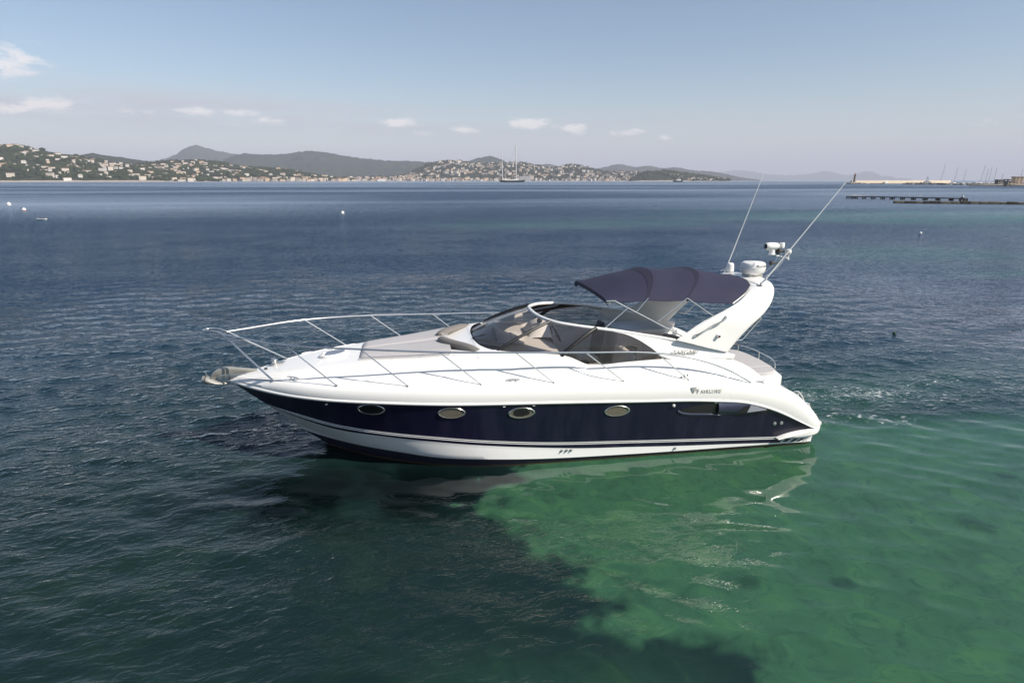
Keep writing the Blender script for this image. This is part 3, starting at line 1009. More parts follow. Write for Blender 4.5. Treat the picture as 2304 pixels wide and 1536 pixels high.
sh.add([(sx + .05 + a, yy, sz + b) for a, b in poly] + [(sx + .05 + a, yy + .012, sz + b) for a, b in poly],
       [tuple(range(7)), tuple(range(13, 6, -1))] + [(i, (i + 1) % 7, 7 + (i + 1) % 7, 7 + i) for i in range(7)])
M['shield'] = principled("grey_shield", (0.38, 0.38, 0.37), .4)
emblem = sh.build("emblem", M['shield'], yacht, smooth=False)
MB().box((sx + .05, yy - .003, sz + .075), (.012, .006, .08), rz=0).box((sx + .05, yy - .003, sz + .085), (.07, .006, .012)).build("emblem_mark", M['gold'], emblem)

# ---------------------------------------------------------------- windscreen
frame_pts = [(1.265, 0.0, 2.80), (1.275, -.2, 2.79), (1.32, -.42, 2.765), (1.44, -.72, 2.735), (1.64, -1.0, 2.71), (1.97, -1.20, 2.68), (2.42, -1.315, 2.63), (2.80, -1.35, 2.575), (3.27, -1.375, 2.49), (3.67, -1.40, 2.42), (3.97, -1.43, 2.36)]
glass_base = [(0.02, 0.0, 2.275), (0.03, -.28, 2.275), (0.07, -.56, 2.275), (0.17, -.86, 2.27), (0.42, -1.22, 2.26), (0.85, -1.41, 2.24), (1.30, -1.475, 2.205), (1.62, -1.485, 2.165), (1.98, -1.49, 2.03), (2.14, -1.49, 1.965), (2.9, -1.49, 1.97), (3.5, -1.49, 1.99), (4.15, -1.49, 2.02)]
fc = curve3(frame_pts, 80)
gb = curve3(glass_base, 200)
# match the two edges: lines run from base to top with the rake of the dark pillars
ub = np.concatenate([[0], np.cumsum(np.linalg.norm(np.diff(gb, axis=0), axis=1))])
Lb = ub[-1]
uf = np.concatenate([[0], np.cumsum(np.linalg.norm(np.diff(fc, axis=0), axis=1))])
mapf = spl([0, .55, 1.75, 2.9, Lb], [0, .40, 1.30, 2.60, uf[-1]])
gw = MB()
ii = np.linspace(0, Lb, 90)
bc = np.stack([np.interp(ii, ub, gb[:, k]) for k in range(3)], -1)
tcv = np.stack([np.interp(mapf(ii), uf, fc[:, k]) for k in range(3)], -1)
gw.grid([bc + (tcv - bc) * t_ + np.array([-.05, 0, .045]) * math.sin(math.pi * t_) * np.exp(-ii / 1.5)[:, None] + np.stack([0 * ii, -.05 * math.sin(math.pi * t_) * np.minimum(1, ii / 1.2) * (1 - smooth01(2.0, 2.8, bc[:, 0])), 0 * ii], -1) for t_ in np.linspace(0, 1, 9)])
gw.mirror()
windscreen = gw.build("windscreen", M['glass'], yacht, weld=.0005, angle=60)
wf = MB()
full = np.concatenate([fc, (fc[:-1] * np.array([1, -1, 1]))[::-1]]) if False else np.concatenate([fc[::-1], fc[1:] * np.array([1, -1, 1])])
rad = np.interp(np.abs(np.arange(len(full)) - 79), [0, 15, 40, 79], [.034, .036, .033, .03])
wf.tube(full, rad, 10)
wf.build("windscreen_frame", M['gel'], windscreen)
bl = MB()
inner = curve3([(p[0] + .02, p[1] * .985, p[2] - .028) for p in frame_pts[:9]], 50)
bl.tube(np.concatenate([inner[::-1], inner[1:] * np.array([1, -1, 1])]), .010, 6)
bl.build("seal", M['black'], windscreen)
def glass_pt(u, t_, off=0.0):
    b = np.array([np.interp(u, ub, gb[:, k]) for k in range(3)]); tp = np.array([np.interp(float(mapf(u)), uf, fc[:, k]) for k in range(3)])
    p = b + (tp - b) * t_ + np.array([-.05, 0, .045]) * math.sin(math.pi * t_) * math.exp(-u / 1.5)
    p[1] += -.05 * math.sin(math.pi * t_) * min(1, u / 1.2) + off
    return p
for sg in (-1, 1):
    for (b0, t0, wd) in (((0.42, -1.25, 2.26), (1.52, -.90, 2.715), .042), ((1.64, -1.485, 2.16), (2.36, -1.305, 2.635), .055)):
        m_ = MB()
        b0 = np.array(b0); t0 = np.array(t0)
        pts = [b0 + (t0 - b0) * t_ + np.array([-.035, -.068, .03]) * math.sin(math.pi * t_)**.6 + np.array([-.012, -.012, .008]) for t_ in np.linspace(0, 1, 10)]
        pts = [(p[0], p[1] * -sg, p[2]) for p in pts]
        m_.tube(pts, wd * .8, 10, flat=.9)
        m_.build("pillar", M['black'], windscreen)
# wipers
for sg, p0, p1 in ((-1, (0.12, -.86, 2.285), (.42, -1.20, 2.30)), (-1, (0.02, -.30, 2.30), (.20, -.62, 2.42)), (1, (0.04, .25, 2.30), (.30, .1, 2.45))):
    w_ = MB().bar((p0[0] - .02, p0[1], p0[2] - .03), p0, .02).bar(p0, p1, .010)
    d_ = np.array(p1) - np.array(p0)
    w_.bar(np.array(p1) - d_ * .45 + np.array([0, -.02, .012]), np.array(p1) + d_ * .25 + np.array([0, -.02, .012]), .008)
    w_.build("wiper", M['black'], yacht)

# white fairings aft of the side glass
for sg in (-1, 1):
    top = curve3([(2.68, 0, 2.60), (3.27, 0, 2.495), (3.67, 0, 2.425), (3.97, 0, 2.365), (4.5, 0, 2.225), (4.9, 0, 2.12), (5.25, 0, 2.03)], 40)
    bot = curve3([(2.70, 0, 2.575), (2.95, 0, 2.51), (3.20, 0, 2.40), (3.45, 0, 2.24), (3.74, 0, 2.035), (3.9, 0, 1.995), (4.3, 0, 2.005), (5.22, 0, 1.94)], 40)
    def fy(p): return -(1.505 - max(0, p[2] - 2.0) * .27)
    f_ = MB()
    rows = []
    for t_ in np.linspace(0, 1, 7):
        rr = top + (bot - top) * t_
        rows.append([(p[0], -sg * (fy(p) - .022) if False else sg * (-fy(p) + .024), p[2]) for p in rr])
    back = [[(p[0], sg * (-fy(p) - .012), p[2]) for p in rr] for rr in (bot, top)]
    f_.grid(rows + back, closeu=True)
    f_.build("side_fairing", M['gel'], yacht, angle=40)
M['text_dark'] = principled("dark_grey_lettering", (0.30, 0.29, 0.28), 0.4)
for body, x_ in (("TARGA", 3.88), ("40", 4.285)):
    side_text(body, x_, 2.09, .125, yfun=lambda x, z: 1.535, mat=M['text_dark'], spacing=1.08, xs=.95, shear=.25, tilt=0, lean=0)

# ---------------------------------------------------------------- radar arch
#          y      zf    xf    zr    xr    thick
arch_k = [(-1.505, 2.385, 3.955, 2.085, 5.08, .075), (-1.485, 2.53, 4.19, 2.205, 5.19, .085), (-1.465, 2.68, 4.43, 2.36, 5.335, .09), (-1.44, 2.825, 4.715, 2.60, 5.58, .095), (-1.39, 2.935, 4.99, 2.80, 5.84, .10), (-1.29, 3.04, 5.28, 3.01, 6.06, .10), (-1.10, 3.165, 5.57, 3.22, 6.23, .10),
          (-.82, 3.255, 5.80, 3.31, 6.34, .10), (-.45, 3.30, 5.92, 3.345, 6.42, .10), (0, 3.315, 5.96, 3.36, 6.47, .10)]
ak = np.array(arch_k)
s_ = np.concatenate([[0], np.cumsum(np.hypot(np.diff(ak[:, 0]), np.hypot(np.diff(ak[:, 1]), np.diff(ak[:, 2]))))])
fk = [spl(s_, ak[:, k]) for k in range(6)]
us = np.linspace(0, s_[-1], 40)
st = np.stack([f(us) for f in fk], -1)
st = np.concatenate([st, (st[:-1] * np.array([-1, 1, 1, 1, 1, 1]))[::-1]])
cen = np.stack([st[:, 0], (st[:, 1] + st[:, 3]) / 2], -1)
tan = np.gradient(cen, axis=0); tan /= np.linalg.norm(tan, axis=1)[:, None]
nor = np.stack([tan[:, 1], -tan[:, 0]], -1)       # inward / downward side
mb = MB()
rows = []
prof = [(0.0, 0.0), (.03, .42), (.10, .5), (.5, .5), (.9, .5), (.97, .42), (1.0, 0), (.97, -.42), (.9, -.5), (.5, -.5), (.10, -.5), (.03, -.42)]
for (y, zf, xf, zr, xr, th), n_ in zip(st, nor):
    rr = []
    for c_, o_ in prof:
        p = np.array([xf + (xr - xf) * c_, y, zf + (zr - zf) * c_])
        bul = 1 + .35 * (1 - (2 * c_ - 1)**2)
        p[1] += n_[0] * o_ * th * bul; p[2] += n_[1] * o_ * th * bul
        rr.append(p)
    rows.append(rr)
mb.grid(rows, closev=True)
mb.build("radar_arch", M['gel'], yacht, angle=50)
for sg in (-1, 1):
    h = MB().tube(curve3([(4.30, sg * 1.52, 2.46), (4.35, sg * 1.585, 2.495), (4.66, sg * 1.585, 2.66), (4.96, sg * 1.565, 2.81), (5.0, sg * 1.46, 2.84)], 26), .016)
    h.build("arch_grab_rail", M['steel'], yacht)
    l_ = MB().lathe([(0, -.075), (.03, -.075), (.036, -.06), (.036, -.02), (.05, -.015), (.05, .03)], (4.83, -1.525, 2.445), 16, axis='y')
    if sg > 0: l_.v = [(a, -b, c) for a, b, c in l_.v]
    lamp_ = l_.build("side_light", M['plastic'], yacht)
    l2 = MB().lathe([(0, -.079), (.024, -.078), (.026, -.06)], (4.83, -1.525, 2.445), 14, axis='y')
    if sg > 0: l2.v = [(a, -b, c) for a, b, c in l2.v]
    l2.build("lens", M['red'], lamp_)
    r_ = MB().tube([(5.30, sg * 1.42, 2.30), (5.46, sg * 1.36, 2.29), (5.47, sg * 1.355, 2.30), (5.86, sg * 1.33, 2.73), (5.855, sg * 1.33, 2.735), (5.75, sg * 1.38, 2.74)], .014)
    r_.build("arch_aft_rail", M['steel'], yacht)

# ---------------------------------------------------------------- canopy
ys_a = np.array(arch_k)[:, 0]
def arch_front(y):
    y = -abs(y)
    return np.array([float(np.interp(y, ys_a, np.array(arch_k)[:, 2])), float(np.interp(y, ys_a, np.array(arch_k)[:, 1]))])


def can_pt(u, v):
    """u along the boat 0..1, v across -1..1"""
    k = abs(v)
    uu = min(u, .62)
    xs0 = np.interp(uu, [0, .3, .62], [2.57, 3.42, 4.24])       # edge
    xs1 = np.interp(uu, [0, .3, .62], [2.52, 3.80, 4.86])       # centre line
    z0 = np.interp(uu, [0, .12, .3, .62], [3.20, 3.205, 3.215, 3.19])
    z1 = np.interp(uu, [0, .15, .3, .45, .62], [3.26, 3.49, 3.615, 3.59, 3.60])
    yh = np.interp(u, [0, .3, .62, 1], [1.25, 1.26, 1.27, 1.295])
    sag = -.016 * (math.sin(math.pi * np.interp(u, [0, .3, .62, 1], [0, 1, 2, 3]))**2)
    e = k**2.3
    p = np.array([xs1 + (xs0 - xs1) * k**2.6, v * yh, z1 + (z0 - z1) * e + sag * (1 - .3 * e) - .05 * k**14])
    if u > .62:
        t = (u - .62) / .38
        a = arch_front(v * 1.295)
        r = np.array([a[0] + .03, v * 1.295, a[1] + .075 - .03 * k**6])
        r[0] -= .10 * k**8; r[2] -= .03 * k**8
        p = p + (r - p) * (t**1.15)
        p[2] += sag * .5
    return p
mb = MB()
U = np.linspace(0, 1, 55); V = np.linspace(-1, 1, 49)
top = [[can_pt(u, v) for v in V] for u in U]
bot = [[p - np.array([0, 0, .014]) for p in r_] for r_ in top]
mb.grid(top)
mb.grid(bot, flip=True)
edge = [(r_[0], s_2[0]) for r_, s_2 in zip(top, bot)]
mb.grid([[a, b] for a, b in edge]); mb.grid([[r_[-1], s_2[-1]] for r_, s_2 in zip(top, bot)])
# front valance
fr_ = np.array(top[0])
mb.grid([fr_, fr_ + np.array([-.012, 0, -.03]), fr_ + np.array([.03, 0, -.10]), fr_ + np.array([.05, 0, -.105])])
mb.grid([np.array(top[-1]), np.array(bot[-1])])
canopy = mb.build("canopy", M['navyfab'], yacht, angle=70, fixn=True)
M['navyfab_dark'] = principled("navy_canvas_shade", (0.011, 0.0105, 0.028), 0.85, var=0.12, vscale=3, bump=0.15, bscale=220)  # darker canvas colour, paints the shade along the canopy hoops
for u, wd in ((.3, .045), (.62, .03)):
    MB().grid([[can_pt(u - wd * q * (1 - abs(v)**2 * .6), v) + np.array([0, 0, .006]) for v in np.linspace(-1, 1, 40)] for q in (0, .33, .66, 1)]).build("seam_shade", M['navyfab_dark'], canopy, angle=80)  # strips whose colour carries the shade where the cloth bends
for u in (.3, .62):
    sm = MB().tube([can_pt(u, v) + np.array([0, 0, .003]) for v in np.linspace(-1, 1, 40)], .008, 6)
    sm.build("seam", M['navyfab'], canopy)
tr = MB()
rear = np.array(top[-1])
tr.tube(rear + np.array([.02, 0, -.005]), .014, 6)
tr.build("edge_trim", M['galv'], canopy)
fr = MB()
for sg in (-1, 1):
    y = 1.27 * sg
    hinge = (4.15, 1.40 * sg, 2.42)
    fr.bar((2.74, y * .985, 3.16), hinge, .014)
    fr.bar((2.50, 1.33 * sg, 2.62), (3.0, 1.29 * sg, 3.03), .013)
    fr.bar((3.18, 1.30 * sg, 2.95), (3.42, y, 3.21), .012)
    fr.bar((3.62, 1.335 * sg, 2.74), (4.24, y, 3.18), .012)
    fr.bar((4.24, y, 3.18), (4.80, 1.40 * sg, 2.80), .013)
    fr.box((2.66, y * .985, 3.165), (.2, .03, .03), bev=.008)
for u in (.0, .3, .62):
    fr.tube([can_pt(u, v) - np.array([-.01 if u else -.03, 0, .03]) for v in np.linspace(-1, 1, 30)], .012, 6)
fr.bar((2.62, 1.24, 3.15), (1.98, 1.21, 2.69), .012).bar((2.62, -1.24, 3.15), (2.64, -1.24, 3.10), .012)
fr.build("canopy_frame", M['steel'], canopy)

# ---------------------------------------------------------------- things on the arch
rd = empty("radar_dome", (0, 0, 0)); rd.parent = yacht
cx, cy, cz = 6.33, -.02, 3.355
MB().box((cx - .11, cy, cz + .03), (.12, .3, .12), bev=.01).box((cx + .05, cy, cz + .035), (.22, .34, .10), bev=.015).build("bracket", M['galv'], rd)
MB().lathe([(0, .085), (.19, .085), (.225, .11), (.258, .165), (.268, .225), (.27, .24), (.268, .25), (.262, .31), (.245, .345), (.20, .362), (0, .368)], (cx, cy, cz), 40).build("dome", M['plastic'], rd, angle=60)
MB().lathe([(.2695, .232), (.2715, .236), (.2715, .242), (.2695, .246)], (cx, cy, cz), 40).build("joint", M['text'], rd)
def curved_text(body, r, c, z, size, a0, mat, parent):
    o = text_mesh(body, "lettering", mat, parent, size, Matrix.Identity(4), depth=.003, shear=.15)
    for v in o.data.vertices:
        a = a0 + v.co.x / r
        rr = r + v.co.z
        v.co = Vector((c[0] + rr * math.sin(a), c[1] - rr * math.cos(a), z + v.co.y))
    return o
curved_text("Raymarine", .268, (cx, cy), cz + .262, .088, R(-14), M['text_dark'], rd)
gp = MB().lathe([(0, -.04), (.04, -.04), (.04, .03), (.082, .035), (.085, .06), (.082, .19), (.072, .22), (.045, .236), (0, .24)], (6.20, .75, 3.36), 24)
gp.build("satellite_antenna", M['plastic'], yacht, angle=50)
def whip(p0, p1, name="whip_antenna"):
    root = empty(name); root.parent = yacht
    p0, p1 = np.array(p0), np.array(p1)
    d = p1 - p0
    k = MB()
    pts = [p0 + d * t_ for t_ in (.05, .25, .5, 1)]
    k.tube(pts, [.014, .012, .009, .006], 8)
    k.build("mast", M['plastic'], root)
    for t_ in (.33, .66):
        pass
    c = MB()
    c.lathe([(0, 0), (.045, 0), (.045, .012), (.02, .016), (.02, .05), (0, .055)], p0, 14)
    c.bar(p0 + np.array([0, 0, .03]), p0 + d * .06, .018)
    c.bar(p0 + d * .055 + np.array([-.02, 0, -.01]), p0 + np.array([-.10, 0, .09]), .006)
    c.build("base", M['steel'], root)
    return root
whip((6.16, .95, 3.30), (6.95, .92, 5.72))
whip((6.02, -.92, 3.34), (7.70, -.90, 5.43))
lm = empty("light_mast", (0.03, 0, -.12)); lm.parent = yacht
k = MB()
for yy in (-.14, .10):
    k.tube(curve3([(6.50, yy, 3.48), (6.62, yy, 3.56), (6.92, yy * .8, 3.80), (6.99, yy * .7, 3.9), (7.0, yy * .6, 4.12)], 24), .011)
k.tube(curve3([(6.46, -.02, 3.5), (6.66, -.02, 3.64), (6.86, -.02, 3.92), (6.88, -.02, 4.1)], 20), .010)
k.bar((6.98, -.16, 3.93), (6.98, .16, 3.93), .012).bar((6.74, -.02, 3.98), (7.14, -.02, 3.90), .012)
k.build("tube_frame", M['steel'], lm)
MB().lathe([(0, 4.13), (.05, 4.13), (.05, 4.145), (.056, 4.15), (.056, 4.235), (.05, 4.245), (0, 4.25)], (6.95, -.02, 0), 18).build("all_round_light", M['plastic'], lm)
MB().lathe([(0, 0), (.022, 0), (.03, .02), (.018, .045), (.018, .10), (.03, .12), (.055, .15), (.06, .19), (.05, .225), (.025, .24), (0, .243)], (7.13, -.02, 3.86), 18).build("wind_sensor", M['plastic'], lm)
sp = MB()
sp.lathe([(0, 0), (.075, 0), (.075, .02), (.06, .035), (.055, .13), (0, .135)], (6.72, -.02, 3.985), 18)
spot = sp.build("searchlight", M['plastic'], lm)
MB().lathe([(0, -.14), (.065, -.14), (.078, -.12), (.085, -.04), (.084, .06), (.072, .14), (.04, .17), (0, .175)], (6.70, -.02, 4.17), 20, axis='x').build("lamp_head", M['plastic'], spot)
MB().lathe([(0, -.146), (.06, -.145), (.068, -.132), (.079, -.115)], (6.70, -.02, 4.17), 20, axis='x').build("lens", M['lens'], spot)
MB().lathe([(0, -.08), (.05, -.08), (.075, -.06), (.06, -.03), (.03, 0), (.02, .10), (0, .1)], (6.90, -.05, 4.06), 16, axis='x').build("horn", M['dark'], lm)
MB().lathe([(0, -.10), (.03, -.1), (.055, -.085), (.035, -.05), (.018, 0), (.018, .10), (0, .1)], (6.78, -.05, 3.80), 16, axis='x').build("horn", M['dark'], lm)

# ---------------------------------------------------------------- foredeck
def deck_z(x, y):
    yo = float(gunp(-4.93)(x)) - 0.10
    zo = float(zE(x)); zi = float(zc_f(min(x, 0)))
    return zo + (zi - zo) * float(deck_h(min(1, abs(y) / yo), x))
fp = empty("foredeck_sun_pad"); fp.parent = yacht
for sg in (-1, 1):
    c = MB()
    rows = []
    for x in np.linspace(-2.32, -.50, 26):
        wd = np.interp(x, [-2.32, -1.4, -.9, -.5], [.57, .82, .95, 1.04])
        lo = .004
        rr = []
        e = min(1, (x + 2.32) / .08, (-.42 - x) / .08)
        for t_ in np.linspace(0, 1, 12):
            y = lo + (wd - lo) * t_
            edge_ = min(1, t_ * 14 + .0, (1 - t_) * 10)
            rr.append((x, sg * y, deck_z(x, y) + .012 + .075 * max(0, e)**.5 * max(0, edge_)**.5))
        rr = [(x, sg * lo, deck_z(x, lo) - .01)] + rr + [(x, sg * wd, deck_z(x, wd) - .02)]
        rows.append(rr)
    first = [(p[0] - .004, p[1], deck_z(p[0], abs(p[1])) - .02) for p in rows[0]]
    c.grid([first] + rows)
    c.build("cushion", M['grey_vinyl'], fp, angle=50)
    b = MB()
    arc = curve3([(-.70, sg * .10, 2.30), (-.56, sg * .30, 2.32), (-.30, sg * .62, 2.31), (-.02, sg * .98, 2.25), (.02, sg * 1.20, 2.16)], 24) if False else \
        curve3([(-.66, sg * .16, 2.25), (-.60, sg * .34, 2.26), (-.38, sg * .66, 2.26), (-.10, sg * .98, 2.235), (.06, sg * 1.16, 2.17)], 24)
    b.tube(arc, [.05] + [.10] * 22 + [.05], 14, flat=.75)
    b.build("bolster", M['brown_vinyl'], fp)
for sg in (-1, 1):
    g = MB()
    pts = [(x, sg * (float(np.interp(x, [-2.32, -1.4, -.9, -.5], [.57, .82, .95, 1.04])) + .05), 0) for x in np.linspace(-2.3, -.55, 20)]
    pts = [(x, y, deck_z(x, abs(y)) + .045) for x, y, _ in pts]
    g.tube(pts, .011, 8)
    for i in (0, 7, 13, 19):
        x, y, z = pts[i]
        g.bar((x, y, z - .05), (x, y, z), .010)
    g.build("hand_rail", M['steel'], yacht)
h = MB()
hx, hy, hz = -2.88, 0.0, 1.982
ol = lens_outline(.27, .21, 32)
nx_ = -0.10
hatch_z = lambda a: hz + a * .115
rows = [[(hx + p[0] * s_2, hy + p[1] * s_2, hatch_z(p[0] * s_2) + dz) for p in ol] for s_2, dz in ((1.08, -.03), (1.06, .02), (1.0, .032), (.90, .036), (.88, .02))]
h.grid(rows, closev=True)
hatch = h.build("deck_hatch", M['plastic'], yacht, angle=40)
g = MB()
g.grid([[(hx + p[0] * s_2, hy + p[1] * s_2, hatch_z(p[0] * s_2) + .034) for p in ol] for s_2 in (.90, .5, .02)], closev=True)
M['hatch_glass'] = principled("grey_hatch_glass", (0.13, 0.13, 0.15), 0.08, coat=0.6, var=0.3, vscale=5)
g.build("pane", M['hatch_glass'], hatch)

# shallow raised mouldings that run along the side decks
for sg in (-1, 1):
    for fr_, x0, x1 in ((.885, -4.35, -.25), (.60, -3.9, -2.5)):
        xs_m = np.linspace(x0, x1, 60)
        pts = []
        for x in xs_m:
            yo = float(gunp(-4.93)(x)) - .10
            pts.append((x, sg * yo * fr_, deck_z(x, yo * fr_) + .002))
        MB().tube(pts, [.002] + [.009] * 58 + [.002], 6).build("deck_moulding_line", M['gel'], yacht)

# anchor on its bow roller
an = empty("anchor_gear"); an.parent = yacht
k = MB()
k.box((-4.86, -.075, 1.63), (.55, .02, .10), bev=.008, M=Matrix.Rotation(R(-2), 4, 'Y')).box((-4.86, .075, 1.63), (.55, .02, .10), bev=.008)
k.box((-4.83, 0, 1.585), (.5, .16, .02), bev=.006)
k.lathe([(0, -.07), (.05, -.07), (.03, 0), (.05, .07), (0, .07)], (-5.12, 0, 1.62), 16, axis='y')
k.build("bow_roller", M['steel'], an)
k = MB()
spine = curve3([(-4.42, 0, 1.735), (-4.75, 0, 1.775), (-5.02, 0, 1.80), (-5.18, 0, 1.765), (-5.29, 0, 1.67), (-5.33, 0, 1.58)], 24)
wdt = np.interp(np.linspace(0, 1, 24), [0, .35, .6, .8, 1], [.025, .06, .085, .085, .06])
dep = np.interp(np.linspace(0, 1, 24), [0, .3, .55, .75, .9, 1], [.04, .10, .18, .19, .12, .08])
tg_ = np.gradient(spine, axis=0); tg_ /= np.linalg.norm(tg_, axis=1)[:, None]
rows = []
for p, g_, w_, d_ in zip(spine, tg_, wdt, dep):
    dn = np.array([g_[2], 0, -g_[0]]); dn = dn if dn[2] < 0 else -dn
    if dn[2] > -.2 and p[0] < -5.2: dn = np.array([.9, 0, -.3])
    rows.append([p + np.array([0, s_1 * w_, 0]) + dn * q for s_1, q in ((-.55, 0), (.55, 0), (1, .015), (1, .5 * d_), (.6, d_), (-.6, d_), (-1, .5 * d_), (-1, .015))])
k.grid(rows, closev=True)
k.build("shank", M['anchor'], an, angle=50)
k = MB()
bl_ = curve3([(-5.475, 0, 1.565), (-5.38, 0, 1.545), (-5.25, 0, 1.50), (-5.10, 0, 1.47), (-4.98, 0, 1.465)], 16)
wv_ = np.interp(np.linspace(0, 1, 16), [0, .15, .5, .85, 1], [.075, .12, .125, .08, .03])
hv_ = np.interp(np.linspace(0, 1, 16), [0, .15, .5, 1], [.065, .08, .05, .02])
k.grid([[p + np.array([0, w_ * math.cos(a), h_ * math.sin(a)]) for a in np.linspace(0, 2 * math.pi, 15)[:-1]] for p, w_, h_ in zip(bl_, wv_, hv_)], closev=True)
k.add([bl_[0] + np.array([0, wv_[0] * math.cos(a), hv_[0] * math.sin(a)]) for a in np.linspace(0, 2 * math.pi, 15)[:-1]], [tuple(range(14))])
k.build("fluke", M['anchor'], an, angle=50)
k = MB()
k.tube([bl_[2] + np.array([0, (wv_[2] + .004) * math.cos(a), (hv_[2] + .004) * math.sin(a)]) for a in np.linspace(0, 2 * math.pi, 19)], .009, 5, caps=False)
k.build("strap", M['dark'], an)
MB().bar((-5.35, -.03, 1.60), (-5.41, -.03, 1.72), .006).build("pin", M['steel'], an)
wl = MB()
wl.lathe([(0, 0), (.08, 0), (.08, .04), (.05, .06), (.055, .10), (.07, .115), (.05, .14), (0, .15)], (-4.08, .10, deck_z(-4.08, .1) - .01), 18)
wl.box((-3.95, .10, deck_z(-3.95, .1) + .02), (.16, .12, .06), bev=.02)
wl.build("windlass", M['steel'], yacht)
MB().lathe([(0, 0), (.035, 0), (.03, .03), (0, .04)], (-4.22, -.08, deck_z(-4.22, .08)), 12).build("foot_switch", M['dark'], yacht)
MB().lathe([(0, 0), (.035, 0), (.03, .03), (0, .04)], (-4.18, .25, deck_z(-4.18, .25)), 12).build("foot_switch", M['dark'], yacht)
def cleat(x, y, z, a):
    c = MB()
    T = Matrix.Rotation(a, 4, 'Z')
    def tr_(p): return T @ Vector(p) + Vector((x, y, z))
    c.tube([tr_(p) for p in ((-.14, 0, .055), (-.08, 0, .062), (.08, 0, .062), (.14, 0, .055))], [.008, .013, .013, .008], 8)
    for q in (-.045, .045):
        c.tube([tr_((q * 1.3, 0, 0)), tr_((q, 0, .06))], [.02, .011], 8)
    c.build("cleat", M['steel'], yacht)
for sg in (-1, 1):
    for x, a in ((-3.55, -.55), (.62, .0), (5.78, .12)):
        y = float(gun(x)) - .17
        cleat(x, sg * y, float(zE(x)) + .012, -a * sg)
    fitting(4.06, 1.72, sg, .022, 1.76, "deck_filler", .03)
    fitting(4.13, 1.722, sg, .022, 1.755, "deck_filler", .03)

# guard rails, pulpit and stanchions
tops = [(-3.59, 1.12, 2.49), (-2.19, 1.52, 2.46), (-.76, 1.73, 2.40), (.65, 1.84, 2.36), (2.0, 1.85, 2.305), (3.45, 1.80, 2.215)]
bases = [(-2.68, 1.40), (-1.36, 1.715), (.0, 1.80), (1.40, 1.82), (2.79, 1.815), (4.15, 1.79)]
for sg in (-1, 1):
    root = empty("guard_rail"); root.parent = yacht
    t = MB()
    line = [(-4.95, .125, 2.51)] + tops + [(4.1, 1.79, 2.10), (4.9, 1.775, 1.83), (5.52, 1.765, 1.50)]
    t.tube(curve3([(a, sg * b, c) for a, b, c in line], 110), .018, 8)
    t.build("top_rail", M['steel'], root)
    for (a, b, c), (d, e) in zip(tops, bases):
        s2 = MB()
        z0 = float(zE(d)) + .003
        s2.bar((d, sg * e, z0), (a, sg * b, c), .0115)
        s2.lathe([(0, .022), (.018, .022), (.03, .008), (.03, 0)], (d, sg * e, z0), 12)
        s2.build("stanchion", M['steel'], root)
    # first leg
    s2 = MB()
    z0 = float(zE(-3.95)) + .005
    s2.bar((-3.95, sg * .77, z0), (-4.98, sg * .12, 2.53), .019)
    s2.lathe([(0, .022), (.02, .022), (.034, .008), (.034, 0)], (-3.95, sg * .77, z0), 12)
    s2.build("pulpit_leg", M['steel'], root)
pu = MB()
pu.tube(curve3([(-4.98, -.12, 2.53), (-5.06, -.12, 2.565), (-5.2, -.115, 2.585), (-5.31, -.08, 2.59), (-5.345, 0, 2.59), (-5.31, .08, 2.59), (-5.2, .115, 2.585), (-5.06, .12, 2.565), (-4.98, .12, 2.53)], 40), .020)
pu.build("pulpit", M['steel'], yacht)

# ---------------------------------------------------------------- cockpit
MB().prism([(0.4, -1.42), (5.4, -1.42), (5.4, 1.42), (0.4, 1.42)], .93, .99).build("cockpit_floor", M['wood'], yacht)
d_ = MB()
rows = []
for x in np.linspace(.05, 1.75, 18):
    yb = float(np.interp(x, [.05, .12, .25, .45, .9, 1.6, 2.0], [.35, .85, 1.10, 1.28, 1.42, 1.44, 1.44]))
    zc = float(np.interp(x, [0, .5, 1.1, 1.5, 1.75], [2.25, 2.20, 2.16, 2.11, 2.05]))
    zs = float(np.interp(x, [0, .6, 1.2, 1.75], [2.25, 2.215, 2.16, 1.99]))
    rows.append([(x, yb * v, zs + (zc - zs) * (1 - v * v) - .01) for v in np.linspace(-1, 1, 19)])
rows.append([(1.77, p[1], p[2] - .3) for p in rows[-1]])
rows.append([(1.6, p[1], 1.0) for p in rows[-2]])
d_.grid(rows)
dash = d_.build("dashboard", M['beige'], yacht, angle=45)
MB().box((.95, -.05, 2.22), (.30, .42, .10), bev=.04).build("chart_hood", M['white_int'], dash)
MB().lathe([(0, 0), (.12, 0), (.13, .03), (.09, .05), (.085, .02), (0, .02)], (.62, -.15, 2.19), 22).build("dash_vent", M['black'], dash)
MB().lathe([(0, .0), (.12, .0), (.13, .02), (.0, .025)], (1.18, -.92, 2.14), 22).build("speaker_grille", M['white_int'], dash)
ht = MB()
rows = []
for v in np.linspace(-1, 1, 14):
    y = .62 + .52 * v
    h_ = .30 * (1 - abs(v)**3)
    rows.append([(1.28, y, 2.12), (1.40, y, 2.14 + h_ * .7), (1.58, y, 2.14 + h_), (1.76, y, 2.13 + h_ * .92), (1.80, y, 2.08 + h_ * .6), (1.83, y, 1.85)])
ht.grid(rows)
ht.build("helm_console", M['white_int'], dash, angle=40)
MB().box((1.81, .62, 2.22), (.03, .62, .22), bev=.02, M=Matrix.Rotation(R(-14), 4, 'Y')).build("instrument_panel", M['black'], dash)
comp = MB().lathe([(0, 0), (.06, 0), (.06, .04), (.045, .08), (0, .1)], (1.55, .34, 2.43), 14)
comp.build("compass", M['black'], dash)
